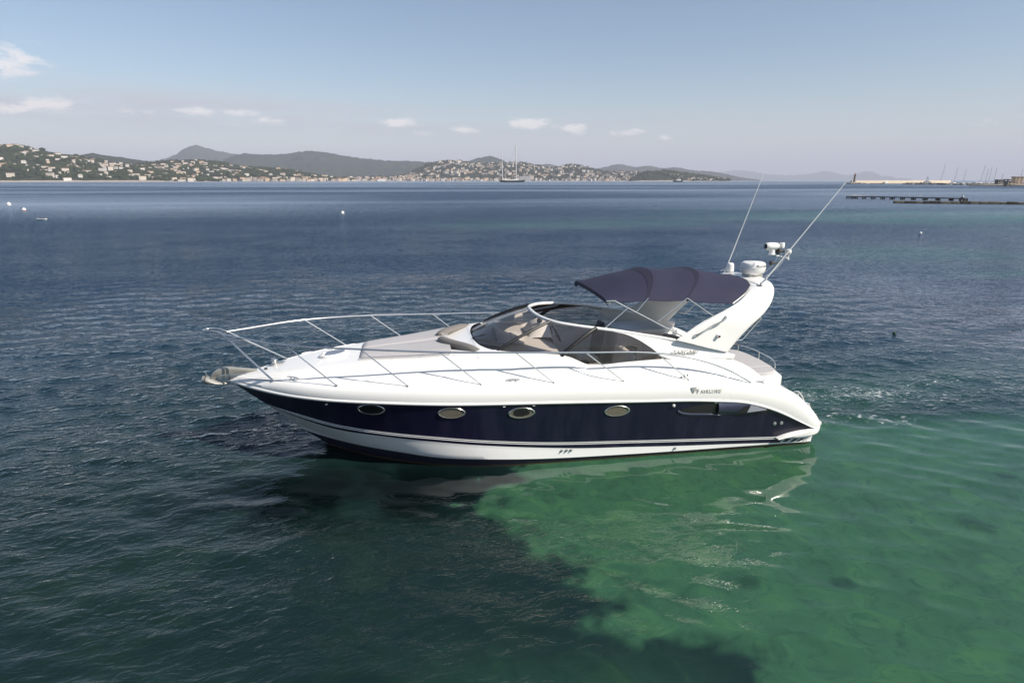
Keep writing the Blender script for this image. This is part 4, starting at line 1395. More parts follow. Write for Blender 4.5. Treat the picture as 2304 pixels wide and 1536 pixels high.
# swept white shroud at the front of the dash
sw = MB()
rows = []
for t_ in np.linspace(0, 1, 12):
    x = .50 + .55 * t_; 
    rows.append([(x, .08 + .55 * v - .15 * t_, 2.20 + .22 * math.sin(math.pi * (v * .5 + .5))**1.2 * (1 - t_)**1.4 * (1 if v > -.9 else .3)) for v in np.linspace(-1, 1, 12)])
sw.grid(rows)
sw.build("dash_shroud", M['white_int'], dash, angle=60)
st_ = empty("steering_wheel"); st_.parent = yacht
T = Matrix.Translation((2.0, .62, 2.08)) @ Matrix.Rotation(R(62), 4, 'Y')
k = MB()
th = np.linspace(0, 2 * math.pi, 29)
k.tube([T @ Vector((.20 * math.cos(a), .20 * math.sin(a), 0)) for a in th], .016, 8, caps=False)
k.build("rim", M['black'], st_)
k = MB()
for a in (0.5, 2.6, 4.7):
    k.bar(T @ Vector((0, 0, -.03)), T @ Vector((.2 * math.cos(a), .2 * math.sin(a), 0)), .012)
k.bar(T @ Vector((0, 0, -.16)), T @ Vector((0, 0, 0)), .03)
k.build("spokes", M['steel'], st_)
def seat(x, y, name="helm_seat", col=None):
    root = empty(name); root.parent = yacht
    col = col or M['navy_seat']
    MB().lathe([(0, .99), (.16, .99), (.16, 1.02), (.05, 1.05), (.05, 1.42), (.12, 1.45), (0, 1.45)], (x, y, 0), 16).build("pedestal", M['steel'], root)
    MB().box((x, y, 1.52), (.5, .54, .16), bev=.06).build("cushion", M['white_int'], root)
    MB().box((x + .27, y, 1.86), (.14, .52, .66), bev=.06, M=Matrix.Rotation(R(10), 4, 'Y')).build("backrest", col, root)
    MB().box((x + .34, y, 2.23), (.11, .34, .20), bev=.05, M=Matrix.Rotation(R(10), 4, 'Y')).build("headrest", col, root)
    return root
M['navy_seat'] = principled("dark_blue_seat_vinyl", (0.035, 0.038, 0.055), 0.5, var=0.1)
seat(2.70, .62)
lg = empty("companion_lounge"); lg.parent = yacht
MB().box((2.5, -.80, 1.25), (1.3, .95, .5), bev=.05).build("base", M['white_int'], lg)
MB().box((2.5, -.78, 1.56), (1.28, .9, .14), bev=.05).build("cushion", M['beige'], lg)
MB().box((3.12, -.80, 1.80), (.16, .92, .5), bev=.06, M=Matrix.Rotation(R(10), 4, 'Y')).build("backrest", M['beige'], lg)
MB().box((1.95, -1.30, 1.82), (.55, .13, .34), bev=.05).build("side_cushion", M['navy_seat'], lg)
wb = empty("wet_bar"); wb.parent = yacht
MB().box((3.85, .62, 1.58), (1.10, .86, 1.18), bev=.06).build("cabinet", M['beige'], wb)
MB().box((3.85, .62, 2.17), (1.16, .92, .10), bev=.045).build("worktop", M['bright'], wb)
MB().box((3.55, .185, 1.58), (.46, .02, .50), bev=.006).build("fridge_door", M['brown_vinyl'], wb)
MB().box((3.55, .17, 1.77), (.34, .02, .02), bev=.004).build("handle", M['steel'], wb)
MB().box((4.05, .185, 1.58), (.22, .02, .62), bev=.006).build("cupboard_door", M['wood_pale'] if 'wood_pale' in M else M['beige'], wb)
sf = empty("cockpit_settee"); sf.parent = yacht
MB().box((4.75, .55, 1.22), (.55, 1.6, .48), bev=.05).box((4.4, 1.15, 1.22), (1.0, .45, .48), bev=.05).build("base", M['white_int'], sf)
MB().box((4.75, .55, 1.52), (.52, 1.58, .14), bev=.05).build("cushion", M['beige'], sf)
MB().tube(curve3([(4.0, 1.28, 1.66), (4.5, 1.30, 1.66), (4.86, 1.2, 1.66), (4.98, .8, 1.70), (5.0, .2, 1.72), (5.0, -.3, 1.72)], 30), .12, 12, flat=1.5).build("backrest", M['beige'], sf)
tb = empty("cockpit_table"); tb.parent = yacht
MB().prism(lens_outline(.42, .32, 24) + np.array([4.15, -.35]), 1.62, 1.66, bev=.012).build("table_top", M['wood'], tb)
MB().lathe([(0, .99), (.12, .99), (.04, 1.03), (.04, 1.62), (0, 1.62)], (4.15, -.35, 0), 14).build("leg", M['steel'], tb)

# ================================================================== THE BAY BEHIND
_f = 1408.0
_c, _s, _cp, _sp = math.cos(YAW), math.sin(YAW), math.cos(PITCH), math.sin(PITCH)
_R = np.array([_c, -_s, 0]); _F = np.array([_s * _cp, _c * _cp, -_sp]); _U = np.array([_s * _sp, _c * _sp, _cp])


def bearing(px, py):
    """compass direction (unit vector on the ground) and slope of the sight line"""
    d = _F + _R * (px - 1152) / _f + _U * (768 - py) / _f
    hz = math.hypot(d[0], d[1])
    return np.array([d[0] / hz, d[1] / hz]), d[2] / hz


def sea(px, py):
    """point on the sea"""
    b, k = bearing(px, py)
    D = CAM.z / -k
    return np.array([CAM.x + b[0] * D, CAM.y + b[1] * D, 0.0])


def upx(p):
    """metres per photo pixel at a point"""
    return float((np.array([p[0], p[1], 0.0]) - np.array([CAM.x, CAM.y, CAM.z])) @ _F) / _f


def at_range(px, D, py=405.5):
    b, k = bearing(px, py)
    return np.array([CAM.x + b[0] * D, CAM.y + b[1] * D, CAM.z + k * D])


def hill_material(name, dark, light, scale, scrub=(0.10, 0.09, 0.07), beach=True):
    m = bpy.data.materials.new(name); m.use_nodes = True
    t = N(m.node_tree)
    pos = t.n('ShaderNodeNewGeometry').outputs['Position']
    a = t.noise(pos, scale, 6, 0.65)
    b = t.noise(pos, scale * 0.22, 4, 0.6)
    c = t.mix(t.m('MULTIPLY', t.m('SUBTRACT', a, 0.36), 3.2, clamp=True), (*dark, 1), (*light, 1))
    c = t.mix(t.m('MULTIPLY', t.m('SUBTRACT', b, 0.56), 3.0, clamp=True), c, (*scrub, 1))
    if beach:
        z = t.n('ShaderNodeSeparateXYZ', {0: pos}).outputs[2]
        zz = t.m('ADD', z, t.m('MULTIPLY', t.m('SUBTRACT', b, 0.5), 8))
        c = t.mix(t.m('SUBTRACT', 1.0, t.m('MULTIPLY', t.m('SUBTRACT', zz, 3.5), 0.5), clamp=True), c, (0.36, 0.31, 0.26, 1))
    bp = t.n('ShaderNodeBump', {'Strength': 1.0, 'Distance': 7.0, 'Height': a})
    d = t.n('ShaderNodeBsdfDiffuse', {'Color': c, 'Normal': bp})
    t.n('ShaderNodeOutputMaterial', {'Surface': d})
    return m
HM_near = hill_material("wooded_hill_ground", (0.016, 0.024, 0.012), (0.040, 0.050, 0.026), 0.05, (0.085, 0.075, 0.052))
HM_mid = hill_material("town_hill_ground", (0.018, 0.026, 0.016), (0.05, 0.055, 0.035), 0.04, (0.11, 0.095, 0.07))
HM_far = hill_material("far_forest_ground", (0.018, 0.028, 0.018), (0.032, 0.042, 0.026), 0.012, (0.050, 0.050, 0.038), beach=False)
HM_farv = hill_material("far_settled_ground", (0.03, 0.036, 0.03), (0.07, 0.07, 0.06), 0.03, (0.22, 0.2, 0.18), beach=False)

HILLS = {}


def hill(name, sky_px, D_shore, D_ridge, mat, label, rough=6.0, shape=0.75, nv=26, seed=0, ends=True):
    xs = [p[0] for p in sky_px]; ys = [p[1] for p in sky_px]
    sky_f = spl(xs, ys)
    nu = max(30, int((xs[-1] - xs[0]) / 4))
    px = np.linspace(xs[0], xs[-1], nu)
    H = np.zeros(nu); B = np.zeros((nu, 2))
    for i, x in enumerate(px):
        b, k = bearing(x, float(sky_f(x)))
        B[i] = b; H[i] = max(2.0, CAM.z + k * D_ridge)
    vs = np.concatenate([np.linspace(-0.02, 1, nv), np.linspace(1.08, 1.9, 8)])
    rows = []
    for v in vs:
        D = D_shore + (D_ridge - D_shore) * v
        P = np.array([CAM.x, CAM.y]) + B * D
        if v <= 1:
            hh = np.sign(v) * abs(v)**shape
            z = H * hh
            n_ = (fbm(P[:, 0] / 160., P[:, 1] / 160., 4, seed) - 0.5) * rough * 5 * (4 * max(v, 0) * (1 - max(v, 0)))
            n2_ = (fbm(P[:, 0] / 28., P[:, 1] / 28., 3, seed + 1) - 0.5) * rough * (1 if v > 0.05 else 0)
            z = np.maximum(z + n_ * np.minimum(1, H / 60) + n2_ * np.minimum(1, H / 30), -2 if v < .02 else 0.4)
        else:
            z = H * (1 - ((v - 1) / .95)**1.5) - 4
        rows.append(np.stack([P[:, 0], P[:, 1], z], -1))
    mb = MB(); mb.grid(rows)
    o = mb.build(name, mat, angle=80)
    tag(o, label, "hill", kind="structure")
    HILLS[name + str(seed)] = (px, vs[vs <= 1], np.array(rows)[:np.sum(vs <= 1)])
    return np.array(rows)[:np.sum(vs <= 1)]


def sample(rows, u, v):
    a, b = rows.shape[:2]
    y = v * (a - 1); x = u * (b - 1)
    i = np.clip(y.astype(int), 0, a - 2); j = np.clip(x.astype(int), 0, b - 2)
    fy = (y - i)[:, None]; fx = (x - j)[:, None]
    return (rows[i, j] * (1 - fy) * (1 - fx) + rows[i + 1, j] * fy * (1 - fx) + rows[i, j + 1] * (1 - fy) * fx + rows[i + 1, j + 1] * fy * fx)

h_left = hill("hill", [(-1100, 404), (-800, 384), (-600, 348), (-420, 326), (-200, 322), (-60, 329), (0, 327.5), (29, 327), (62, 333), (104, 339), (130, 345.5), (169, 349.5), (182, 353), (229, 360), (260, 365), (286, 369), (312, 373), (360, 382), (420, 392), (470, 401), (490, 405)],
              2600, 3350, HM_near, "green hillside dotted with white villas at the far left shore", seed=20)
h_left2 = hill("hill", [(200, 396), (250, 380), (286, 372), (312, 370), (346, 366), (385, 362.5), (422, 359), (456, 361), (495, 366), (534, 371.5), (565, 374), (600, 377), (650, 383), (690, 391), (740, 399), (790, 403.5), (800, 405)],
               3000, 3700, HM_near, "low wooded hill dotted with villas in front of the pointed mountain", seed=22)
hill("hill", [(120, 372), (160, 356), (180, 349.5), (198, 345.6), (226, 347), (260, 352), (300, 358.5), (338, 364), (380, 372), (420, 380)], 4200, 5000, HM_far, "dark wooded ridge rising behind the left hillside", 14, seed=24)
hill("hill", [(290, 372), (330, 364), (346, 362), (372, 357), (396, 347), (417, 334), (437, 327), (456, 331), (482, 338), (521, 345.5), (560, 352), (640, 366), (720, 380)], 8600, 10500, HM_far, "pointed blue grey mountain rising above the bay", 34, seed=26)
hill("hill", [(480, 372), (508, 358), (530, 349), (548, 346), (599, 348.5), (640, 346.5), (690, 340.5), (705, 339.5), (722, 341.5), (760, 348), (800, 354.5), (850, 359.5), (885, 362.5), (920, 362), (966, 365), (1010, 367), (1040, 366), (1066, 359), (1085, 354.5), (1104, 352), (1126, 358), (1145, 368), (1180, 378), (1240, 392)], 6200, 7600, HM_far, "long rounded dark ridge behind the shore town", 26, seed=28)
hill("hill", [(1190, 385), (1217, 371), (1235, 369), (1265, 375.5), (1300, 379), (1330, 379.5), (1359, 376.5), (1385, 370), (1410, 372), (1430, 376), (1458, 373), (1491, 378.5), (1520, 377), (1556, 383), (1593, 386), (1622, 389), (1651, 396.5), (1702, 404), (1712, 405)], 7600, 8800, HM_farv, "pale hazy settled hills right of the shore town", 20, seed=30)
h_town = hill("hill", [(860, 402), (920, 390), (950, 375), (973, 366.5), (1009, 363), (1035, 362.5), (1064, 368), (1097, 368), (1155, 366), (1184, 367.5), (1210, 373), (1246, 378), (1266, 373.5), (1279, 371.5), (1297, 371.5), (1319, 376.5), (1356, 385.5), (1410, 387.5), (1447, 389.5), (1490, 396), (1540, 404), (1550, 405)],
              4000, 4800, HM_mid, "hill covered with pale houses behind the two masted sailing yacht", seed=32)
h_shore = hill("hill", [(700, 405), (730, 402), (780, 399), (830, 398), (880, 396), (930, 394), (980, 394), (1040, 395)], 4000, 4400, HM_mid, "low shore under the long ridge lined with town houses", 3, seed=33)
h_head = hill("hill", [(1420, 404), (1440, 393), (1469, 385.5), (1483, 384.5), (1520, 387.5), (1556, 393), (1593, 398.5), (1629, 403.5), (1640, 405)], 3700, 4200, HM_near, "dark wooded headland at the right end of the far shore", seed=34)
hill("hill", [(1560, 404), (1615, 390), (1660, 383), (1720, 391), (1790, 396), (1830, 390), (1860, 385), (1880, 389), (1900, 395), (1924, 392), (1945, 386), (1968, 389), (1983, 396), (2006, 401), (2050, 404)], 24000, 27000, HM_far, "very faint far mountains above the open horizon", 60, seed=36)

# ---- woodland: tree crowns on the nearer hills
def woodland():
    bm = bmesh.new(); bmesh.ops.create_icosphere(bm, subdivisions=1, radius=1.0)
    bm.verts.ensure_lookup_table()
    iv = np.array([v.co for v in bm.verts]); jf = np.array([[v.index for v in f.verts] for f in bm.faces]); bm.free()
    r = np.random.default_rng(5)
    VV, FF, CC = [], [], []
    o = 0
    for rows, n, rad, vmax in ((h_left, 9000, 9.0, 1), (h_left2, 3600, 9.0, 1), (h_town, 2600, 10.0, 1), (h_head, 1500, 10.0, 1), (h_shore, 500, 9, 1)):
        u = r.random(n); v = 0.05 + 0.95 * r.random(n)**0.8
        P = sample(rows, u, v)
        keep = fbm(P[:, 0] / 120., P[:, 1] / 120., 3, 41) > 0.40
        P = P[keep]
        for p in P:
            sc_ = rad * (0.5 + 0.8 * r.random())
            jit = 1 + 0.35 * (r.random((len(iv), 1)) - .5)
            VV.append(iv * jit * np.array([sc_ * 1.1, sc_ * 1.1, sc_ * .75]) + p + np.array([0, 0, sc_ * .25]))
            FF.append(jf + o); o += len(iv)
    V = np.concatenate(VV).astype(np.float32); F = np.concatenate(FF).astype(np.int32)
    me = bpy.data.meshes.new("woodland")
    me.vertices.add(len(V)); me.vertices.foreach_set('co', V.ravel())
    me.loops.add(F.size); me.loops.foreach_set('vertex_index', F.ravel())
    me.polygons.add(len(F)); me.polygons.foreach_set('loop_start', np.arange(0, F.size, 3, dtype=np.int32))
    me.update(calc_edges=True)
    m = bpy.data.materials.new("tree_crowns"); m.use_nodes = True
    t = N(m.node_tree)
    pos = t.n('ShaderNodeNewGeometry').outputs['Position']
    a = t.noise(pos, 0.045, 5, 0.7)
    c = t.ramp(a, [(0.3, (0.014, 0.022, 0.010)), (0.5, (0.026, 0.037, 0.016)), (0.7, (0.055, 0.062, 0.028))])
    t.n('ShaderNodeOutputMaterial', {'Surface': t.n('ShaderNodeBsdfDiffuse', {'Color': c})})
    me.materials.append(m)
    o_ = bpy.data.objects.new("woodland", me); COL.objects.link(o_)
    tag(o_, "dark green woodland covering the hills across the bay", "woodland", kind="stuff")
woodland()

# ---- houses
HW = [principled("cream_render", (0.52, 0.47, 0.40), 0.8), principled("white_render", (0.62, 0.59, 0.55), 0.8), principled("ochre_render", (0.50, 0.38, 0.27), 0.8), principled("pink_render", (0.52, 0.40, 0.33), 0.8)]
ROOF = principled("terracotta_tiles", (0.30, 0.16, 0.105), 0.85, var=0.2, vscale=0.5)
ROOF2 = principled("pale_clay_tiles", (0.40, 0.29, 0.22), 0.85)
DARKW = principled("dark_window_openings", (0.05, 0.05, 0.055), 0.4)


def house_mesh(kind, wall, roof):
    mb = MB()
    r = random.Random(kind)
    w_, d_, h_ = [(18, 10, 6), (24, 11, 5), (14, 10, 8), (30, 12, 7), (12, 9, 9), (36, 12, 13)][kind]
    mb.box((0, 0, h_ / 2 - 3), (w_, d_, h_ + 6), 0)
    e, hh = .6, (1.6 if kind != 5 else .8)
    vs = [(-w_ / 2 - e, -d_ / 2 - e, h_), (w_ / 2 + e, -d_ / 2 - e, h_), (w_ / 2 + e, d_ / 2 + e, h_), (-w_ / 2 - e, d_ / 2 + e, h_), (-w_ / 2 + d_ * .45, 0, h_ + hh), (w_ / 2 - d_ * .45, 0, h_ + hh)]
    if kind != 5:
        mb.add(vs, [(0, 1, 5, 4), (1, 2, 5), (2, 3, 4, 5), (3, 0, 4), (3, 2, 1, 0)], 1)
    else:
        mb.box((0, 0, h_ + .4), (w_ + .6, d_ + .6, .8), 0)
    nx = int(w_ / 4)
    for fl in range(max(1, int(h_ / 3))):
        for i in range(nx):
            x = (i + .5) / nx * w_ - w_ / 2
            mb.box((x, -d_ / 2 - .03, 1.4 + fl * 3), (1.5 if kind != 5 else 2.4, .12, 1.6), 2)
    if kind in (0, 1, 3):     # lower wing or terrace
        sx_ = 1 if kind == 0 else -1
        mb.box((sx_ * (w_ / 2 + 3.5), -1, .6), (7, d_ * .8, 7.2), 0)
        mb.box((sx_ * (w_ / 2 + 3.5), -1, 4.35), (7.6, d_ * .8 + .6, .3), 1)
    if kind in (1, 2):
        mb.box((0, -d_ / 2 - 4, -1.5), (w_ * .9, 6, 2.4), 0)
    return mb.mesh("house", [wall, roof, DARKW], smooth=False)
HMESH = [house_mesh(k, HW[w_], rf) for k in range(5) for w_, rf in ((0, ROOF), (1, ROOF2), (1, ROOF))]
HMESH_T = [house_mesh(k, HW[w_], rf) for k in (2, 4, 3) for w_, rf in ((0, ROOF), (2, ROOF), (3, ROOF), (1, ROOF2))]
hr = np.random.default_rng(12)


def put_houses(rows, n, meshes, label, group, vlo, vhi, smin, smax, seed, ulo=0, uhi=1, clump=0.42, maxn=10000):
    r = np.random.default_rng(seed)
    k = 0; tries = 0
    placed = []
    while k < n and tries < n * 40:
        tries += 1
        u = ulo + (uhi - ulo) * r.random(); v = vlo + (vhi - vlo) * r.random()
        p = sample(rows, np.array([u]), np.array([v]))[0]
        if float(fbm(p[0] / 130., p[1] / 130., 3, seed)) < clump:
            continue
        if any((p[0] - q[0])**2 + (p[1] - q[1])**2 < (24 * smin)**2 for q in placed):
            continue
        placed.append(p)
        o = bpy.data.objects.new("house", meshes[int(r.integers(len(meshes)))])
        b = np.array([p[0] - CAM.x, p[1] - CAM.y])
        o.rotation_euler = (0, 0, math.atan2(b[1], b[0]) - math.pi / 2 + r.normal(0, .45))
        s_ = smin + (smax - smin) * r.random()
        o.scale = (s_ * (0.9 + .5 * r.random()), s_, s_ * (.8 + .4 * r.random()))
        o.location = (p[0], p[1], p[2] + 2.4)
        COL.objects.link(o)
        tag(o, label, "house", group)
        k += 1

put_houses(h_left, 138, HMESH, "pale villa with tiled roof among trees on the leftmost hillside", "villas on the leftmost hillside", .04, .97, .45, .9, 50, ulo=.656, uhi=.983)
put_houses(h_left2, 102, HMESH, "pale villa among trees on the low hill under the pointed mountain", "villas under the pointed mountain", .03, .9, .42, .8, 51, ulo=.06, clump=.38)
put_houses(h_town, 36, HMESH_T, "small pale town house on the hill behind the two masted yacht", "town houses behind the two masted yacht", .08, .9, .8, 1.3, 52, ulo=.1, uhi=.95, clump=.4)
put_houses(h_shore, 24, HMESH_T, "pale house in the row along the far town waterfront", "houses along the far waterfront", .03, .2, .9, 1.5, 53, ulo=.1, uhi=1, clump=.2)


def house_crowd():
    """the rest of the town: too many and too small to tell apart"""
    r = np.random.default_rng(77)
    mb = MB()
    for rows, n, vlo, vhi, ulo, uhi, cl in ((h_town, 620, .03, .97, .08, .97, .40), (h_shore, 170, .02, .6, .0, 1, .3), (h_town, 150, .0, .05, .08, .95, .1), (h_left2, 80, .0, .06, .1, .98, .1), (h_head, 30, .02, .4, .4, .95, .3), (h_left, 60, .02, .95, .656, .983, .42), (h_left2, 130, .02, .85, .08, .98, .40)):
        for k in range(n):
            u = ulo + (uhi - ulo) * r.random(); v = vlo + (vhi - vlo) * r.random()
            p = sample(rows, np.array([u]), np.array([v]))[0]
            if float(fbm(p[0] / 110., p[1] / 110., 3, 66)) < cl: continue
            b = math.atan2(p[1] - CAM.y, p[0] - CAM.x) - math.pi / 2 + r.normal(0, .4)
            w_, d_, h_ = 11 + 13 * r.random(), 10, 5 + 6 * r.random()
            z = p[2] + 3
            mb.box((p[0], p[1], z + h_ / 2 - 3), (w_, d_, h_ + 6), int(r.choice([0, 0, 2, 3])), rz=b)
            mb.box((p[0], p[1], z + h_ + .5), (w_ + 1, d_ + 1, 1.0), 1, rz=b)
    o = mb.build("houses", [HW[0], ROOF, HW[1], HW[2]], smooth=False, fixn=False)
    tag(o, "dense crowd of small pale houses across the bay", "houses", kind="stuff")
house_crowd()
# one large white apartment block by the water
p = at_range(1182, 3985)
ab = empty("apartment_block", (p[0], p[1], 0), -.1)
tag(ab, "large white apartment block on the far waterfront behind the two masted yacht", "apartment block")
MB().box((0, 0, 14), (70, 14, 28)).box((-60, 0, 9), (44, 13, 18)).build("wall", HW[1], ab, smooth=False)
wn = MB()
for fl in range(7):
    for i in range(11):
        wn.box((-31 + i * 6.2, -7.05, 3.5 + fl * 3.7), (3.4, .3, 1.9))
wn.build("windows", DARKW, ab, smooth=False)
tag(wn and ab.children[-1], kind="stuff")

# ================================================================== BOATS AND MARKS ON THE BAY
GREEN = principled("dark_green_hull", (0.012, 0.045, 0.028), 0.35)
SAILG = principled("green_sail_cover", (0.015, 0.05, 0.035), 0.8)
WHITEB = principled("white_boat_paint", (0.74, 0.73, 0.70), 0.35)
GREYB = principled("grey_boat_paint", (0.30, 0.32, 0.33), 0.5)
MASTW = principled("pale_mast", (0.66, 0.65, 0.62), 0.4)
MASTD = principled("grey_mast", (0.22, 0.21, 0.20), 0.4)
DECKW = principled("pale_deck", (0.42, 0.36, 0.28), 0.7)


def boat_hull(L, B, H, bow=.16, sheer=.25, over=.1, transom=.75):
    """simple displacement hull, bow at +x"""
    n = 24
    xs = np.linspace(0, 1, n)
    rows = []
    for lv, zf in ((0, -.5), (.55, 0.0), (.9, .55), (1.0, 1.0), (.97, 1.0), (.0, .96)):
        r1, r2 = [], []
        for x in xs:
            b = B / 2 * (1 - max(0, (x - .5) / .5)**2.2) * (transom + (1 - transom) * min(1, x / .35))
            z = zf * H * (1 + sheer * (2 * x - .9)**2 * (zf > .3)) if zf > 0 else zf * H
            xx = (x - .5) * L * (1 - over * (1 - max(0, zf)) * .9)
            r1.append((xx, -b * lv, z)); r2.append((xx, b * lv, z))
        rows.append(r1)
    mb = MB(); mb.grid(rows); mb.mirror()
    st = [r[0] for r in rows]
    o = len(mb.v)
    mb.v += [tuple(p) for p in st] + [(p[0], -p[1], p[2]) for p in st]
    k = len(st)
    for i in range(k - 1):
        mb.f.append((o + i, o + i + 1, o + k + i + 1, o + k + i)); mb.mi.append(0)
    return mb

p = sea(1152.5, 410.2)
u_ = upx(p)
ke = empty("sailing_yacht", tuple(p), -YAW)
tag(ke, "large two masted sailing yacht with dark green hull anchored off the far town", "sailing yacht")
L = 60 * u_
boat_hull(L, L * .17, 3.7 * u_, sheer=.35, over=.13, transom=.5).build("hull", GREEN, ke, angle=40, weld=.01)
MB().box((-3 * u_, 0, 4.6 * u_), (30 * u_, 5 * u_, 2.6 * u_), bev=.5 * u_).box((-14 * u_, 0, 5.8 * u_), (9 * u_, 4 * u_, 2.2 * u_), bev=.4 * u_).build("deckhouse", WHITEB, ke)
MB().bar((9 * u_, 0, 3 * u_), (8.2 * u_, 0, 80 * u_), .95 * u_).build("main_mast", MASTW, ke)
MB().bar((-22 * u_, 0, 3 * u_), (-22.6 * u_, 0, 61 * u_), .8 * u_).build("mizzen_mast", MASTW, ke)
for x0, z0, l in ((9, 7, 17), (-22, 6.5, 10)):
    b = MB().tube([(x0 * u_, 0, (z0 + 4.5) * u_), ((x0 - 2) * u_, 0, (z0 + 2.2) * u_), ((x0 - .5 * l) * u_, 0, (z0 + .6) * u_), ((x0 - l) * u_, 0, z0 * u_)], [.5 * u_, 1.1 * u_, .9 * u_, .3 * u_], 8)
    b.build("furled_sail", SAILG, ke)
rg = MB()
for a, b in (((9, 70), (29, 5)), ((9, 60), (22, 5)), ((-22, 55), (9, 40)), ((-22.4, 58), (-29, 5)), ((8.5, 78), (-20, 8))):
    rg.bar((a[0] * u_, 0, a[1] * u_), (b[0] * u_, 0, b[1] * u_), .14 * u_, 4)
rg.build("rigging", MASTD, ke)
for z_ in (28, 48, 63):
    MB().bar((8.7 * u_, -2.2 * u_, z_ * u_), (8.7 * u_, 2.2 * u_, z_ * u_), .3 * u_, 5).build("spreader", MASTW, ke)

p = sea(1525.5, 409.6)
u_ = upx(p)
tg = empty("work_boat", tuple(p), -YAW)
tag(tg, "small dark green work boat with white wheelhouse moving across the far bay", "work boat")
boat_hull(23 * u_, 7 * u_, 2.8 * u_, sheer=.4, transom=.8).build("hull", GREEN, tg, weld=.01)
MB().box((1 * u_, 0, 3.7 * u_), (10 * u_, 4.5 * u_, 2.6 * u_), bev=.3 * u_).box((2.5 * u_, 0, 5.6 * u_), (5 * u_, 3.6 * u_, 2.2 * u_), bev=.4 * u_).build("wheelhouse", WHITEB, tg)
MB().box((2.5 * u_, 0, 5.8 * u_), (5.1 * u_, 3.7 * u_, .9 * u_), bev=.1 * u_).build("window_band", DARKW, tg)
MB().bar((1.5 * u_, 0, 6 * u_), (1.2 * u_, 0, 9.2 * u_), .16 * u_).build("mast", MASTW, tg)

FOAM = principled("sea_foam", (0.7, 0.72, 0.72), 0.9)
# mooring buoys
BWHITE = principled("white_buoy", (0.72, 0.70, 0.66), 0.4)
BRED = principled("faded_red_buoy", (0.55, 0.22, 0.15), 0.5)
def buoy(px, py, dia_px, label, mats, prof=0):
    p = sea(px, py)
    u_ = upx(p)
    r = dia_px * u_ / 2
    root = empty("mooring_buoy", tuple(p)); tag(root, label, "buoy", None)
    MB().lathe([(0, -.5 * r), (.7 * r, -.35 * r), (.97 * r, .1 * r), (1.0 * r, .45 * r)], n=20).build("float", mats[0], root)
    MB().lathe([(1.0 * r, .45 * r), (.92 * r, .95 * r), (.65 * r, 1.35 * r), (.22 * r, 1.55 * r), (.12 * r, 1.6 * r), (.12 * r, 1.85 * r), (0, 1.9 * r)], n=20).build("cap", mats[1], root)
    MB().tube([(.14 * r * math.cos(a), 0, 1.95 * r + .14 * r * math.sin(a)) for a in np.linspace(0, 6.283, 13)], .035 * r, 6, caps=False).build("ring", MASTD, root)
buoy(20.5, 462, 8.5, "white round mooring buoy at the far left edge of the bay", (BWHITE, BWHITE))
buoy(54.5, 474, 8, "white mooring buoy with faded red underside near the left edge", (BRED, BWHITE))
buoy(771, 481, 7.5, "lone white mooring buoy floating behind the bow rail", (BWHITE, BWHITE))
buoy(2071, 526, 6, "small white buoy floating right of the tall aerials", (BWHITE, BWHITE))
buoy(2012, 752.5, 8, "small dark green float in the wake behind the stern", (SAILG, SAILG))
p = sea(95, 494.6)
dg = empty("dinghy", tuple(p), .05)
tag(dg, "small flat white dinghy lying low in the water at the left", "dinghy")
boat_hull(1.3, .5, .16, sheer=.3, transom=.9).build("hull", WHITEB, dg, weld=.001)
MB().box((-.1, 0, .12), (.16, .44, .03), bev=.008).build("thwart", DECKW, dg)

# ================================================================== JETTY
WOODJ = principled("weathered_dark_timber", (0.055, 0.045, 0.038), 0.85, var=0.4, vscale=3)
WOODL = principled("bleached_planks", (0.46, 0.43, 0.38), 0.8, var=0.25, vscale=5)
j0, j1 = sea(1905, 447.0), sea(2176, 452.6)
jl = np.linalg.norm(j1 - j0); ja = math.atan2(j1[1] - j0[1], j1[0] - j0[0])
jt = empty("jetty", tuple(j0), ja)
tag(jt, "old timber jetty on dark piles standing in the water at the right", "jetty")
DZ = .80
pl = MB()
x = jl * .145
while x < jl - 1.2:
    pl.box((x + .12, 0, DZ - .03 + .01 * math.sin(x * 7)), (.21, 1.5, .06))
    x += .235
pl.build("deck", WOODJ, jt, smooth=False)
pl = MB()
x = 0
while x < jl * .145:
    pl.box((x + .12, 0, DZ + .03), (.22, 1.9, .07))
    x += .235
d_ = pl.build("deck", WOODL, jt, smooth=False); tag(d_, "bleached pale planks of the outer end")
be = MB()
for yy in (-.6, .6):
    be.box((jl / 2 - .3, yy, DZ - .17), (jl - .6, .14, .2))
be.build("beam", WOODJ, jt, smooth=False)
fr_px = [1905, 1915, 1922, 1929, 1945, 1949, 1967, 1972, 1990, 1995, 2012, 2018, 2036, 2041, 2061, 2066, 2086, 2092, 2114, 2119, 2142, 2147, 2163, 2170, 2176]
for i, q in enumerate(fr_px):
    x = np.interp(q, [1905, 2176], [.15, jl - .15])
    for yy in (-.62, .62):
        pm = MB().tube([(x, yy, -.6), (x + .02, yy, DZ * .5), (x, yy, DZ - .07)], [.17, .15, .14], 8)
        pm.build("pile", WOODJ, jt)
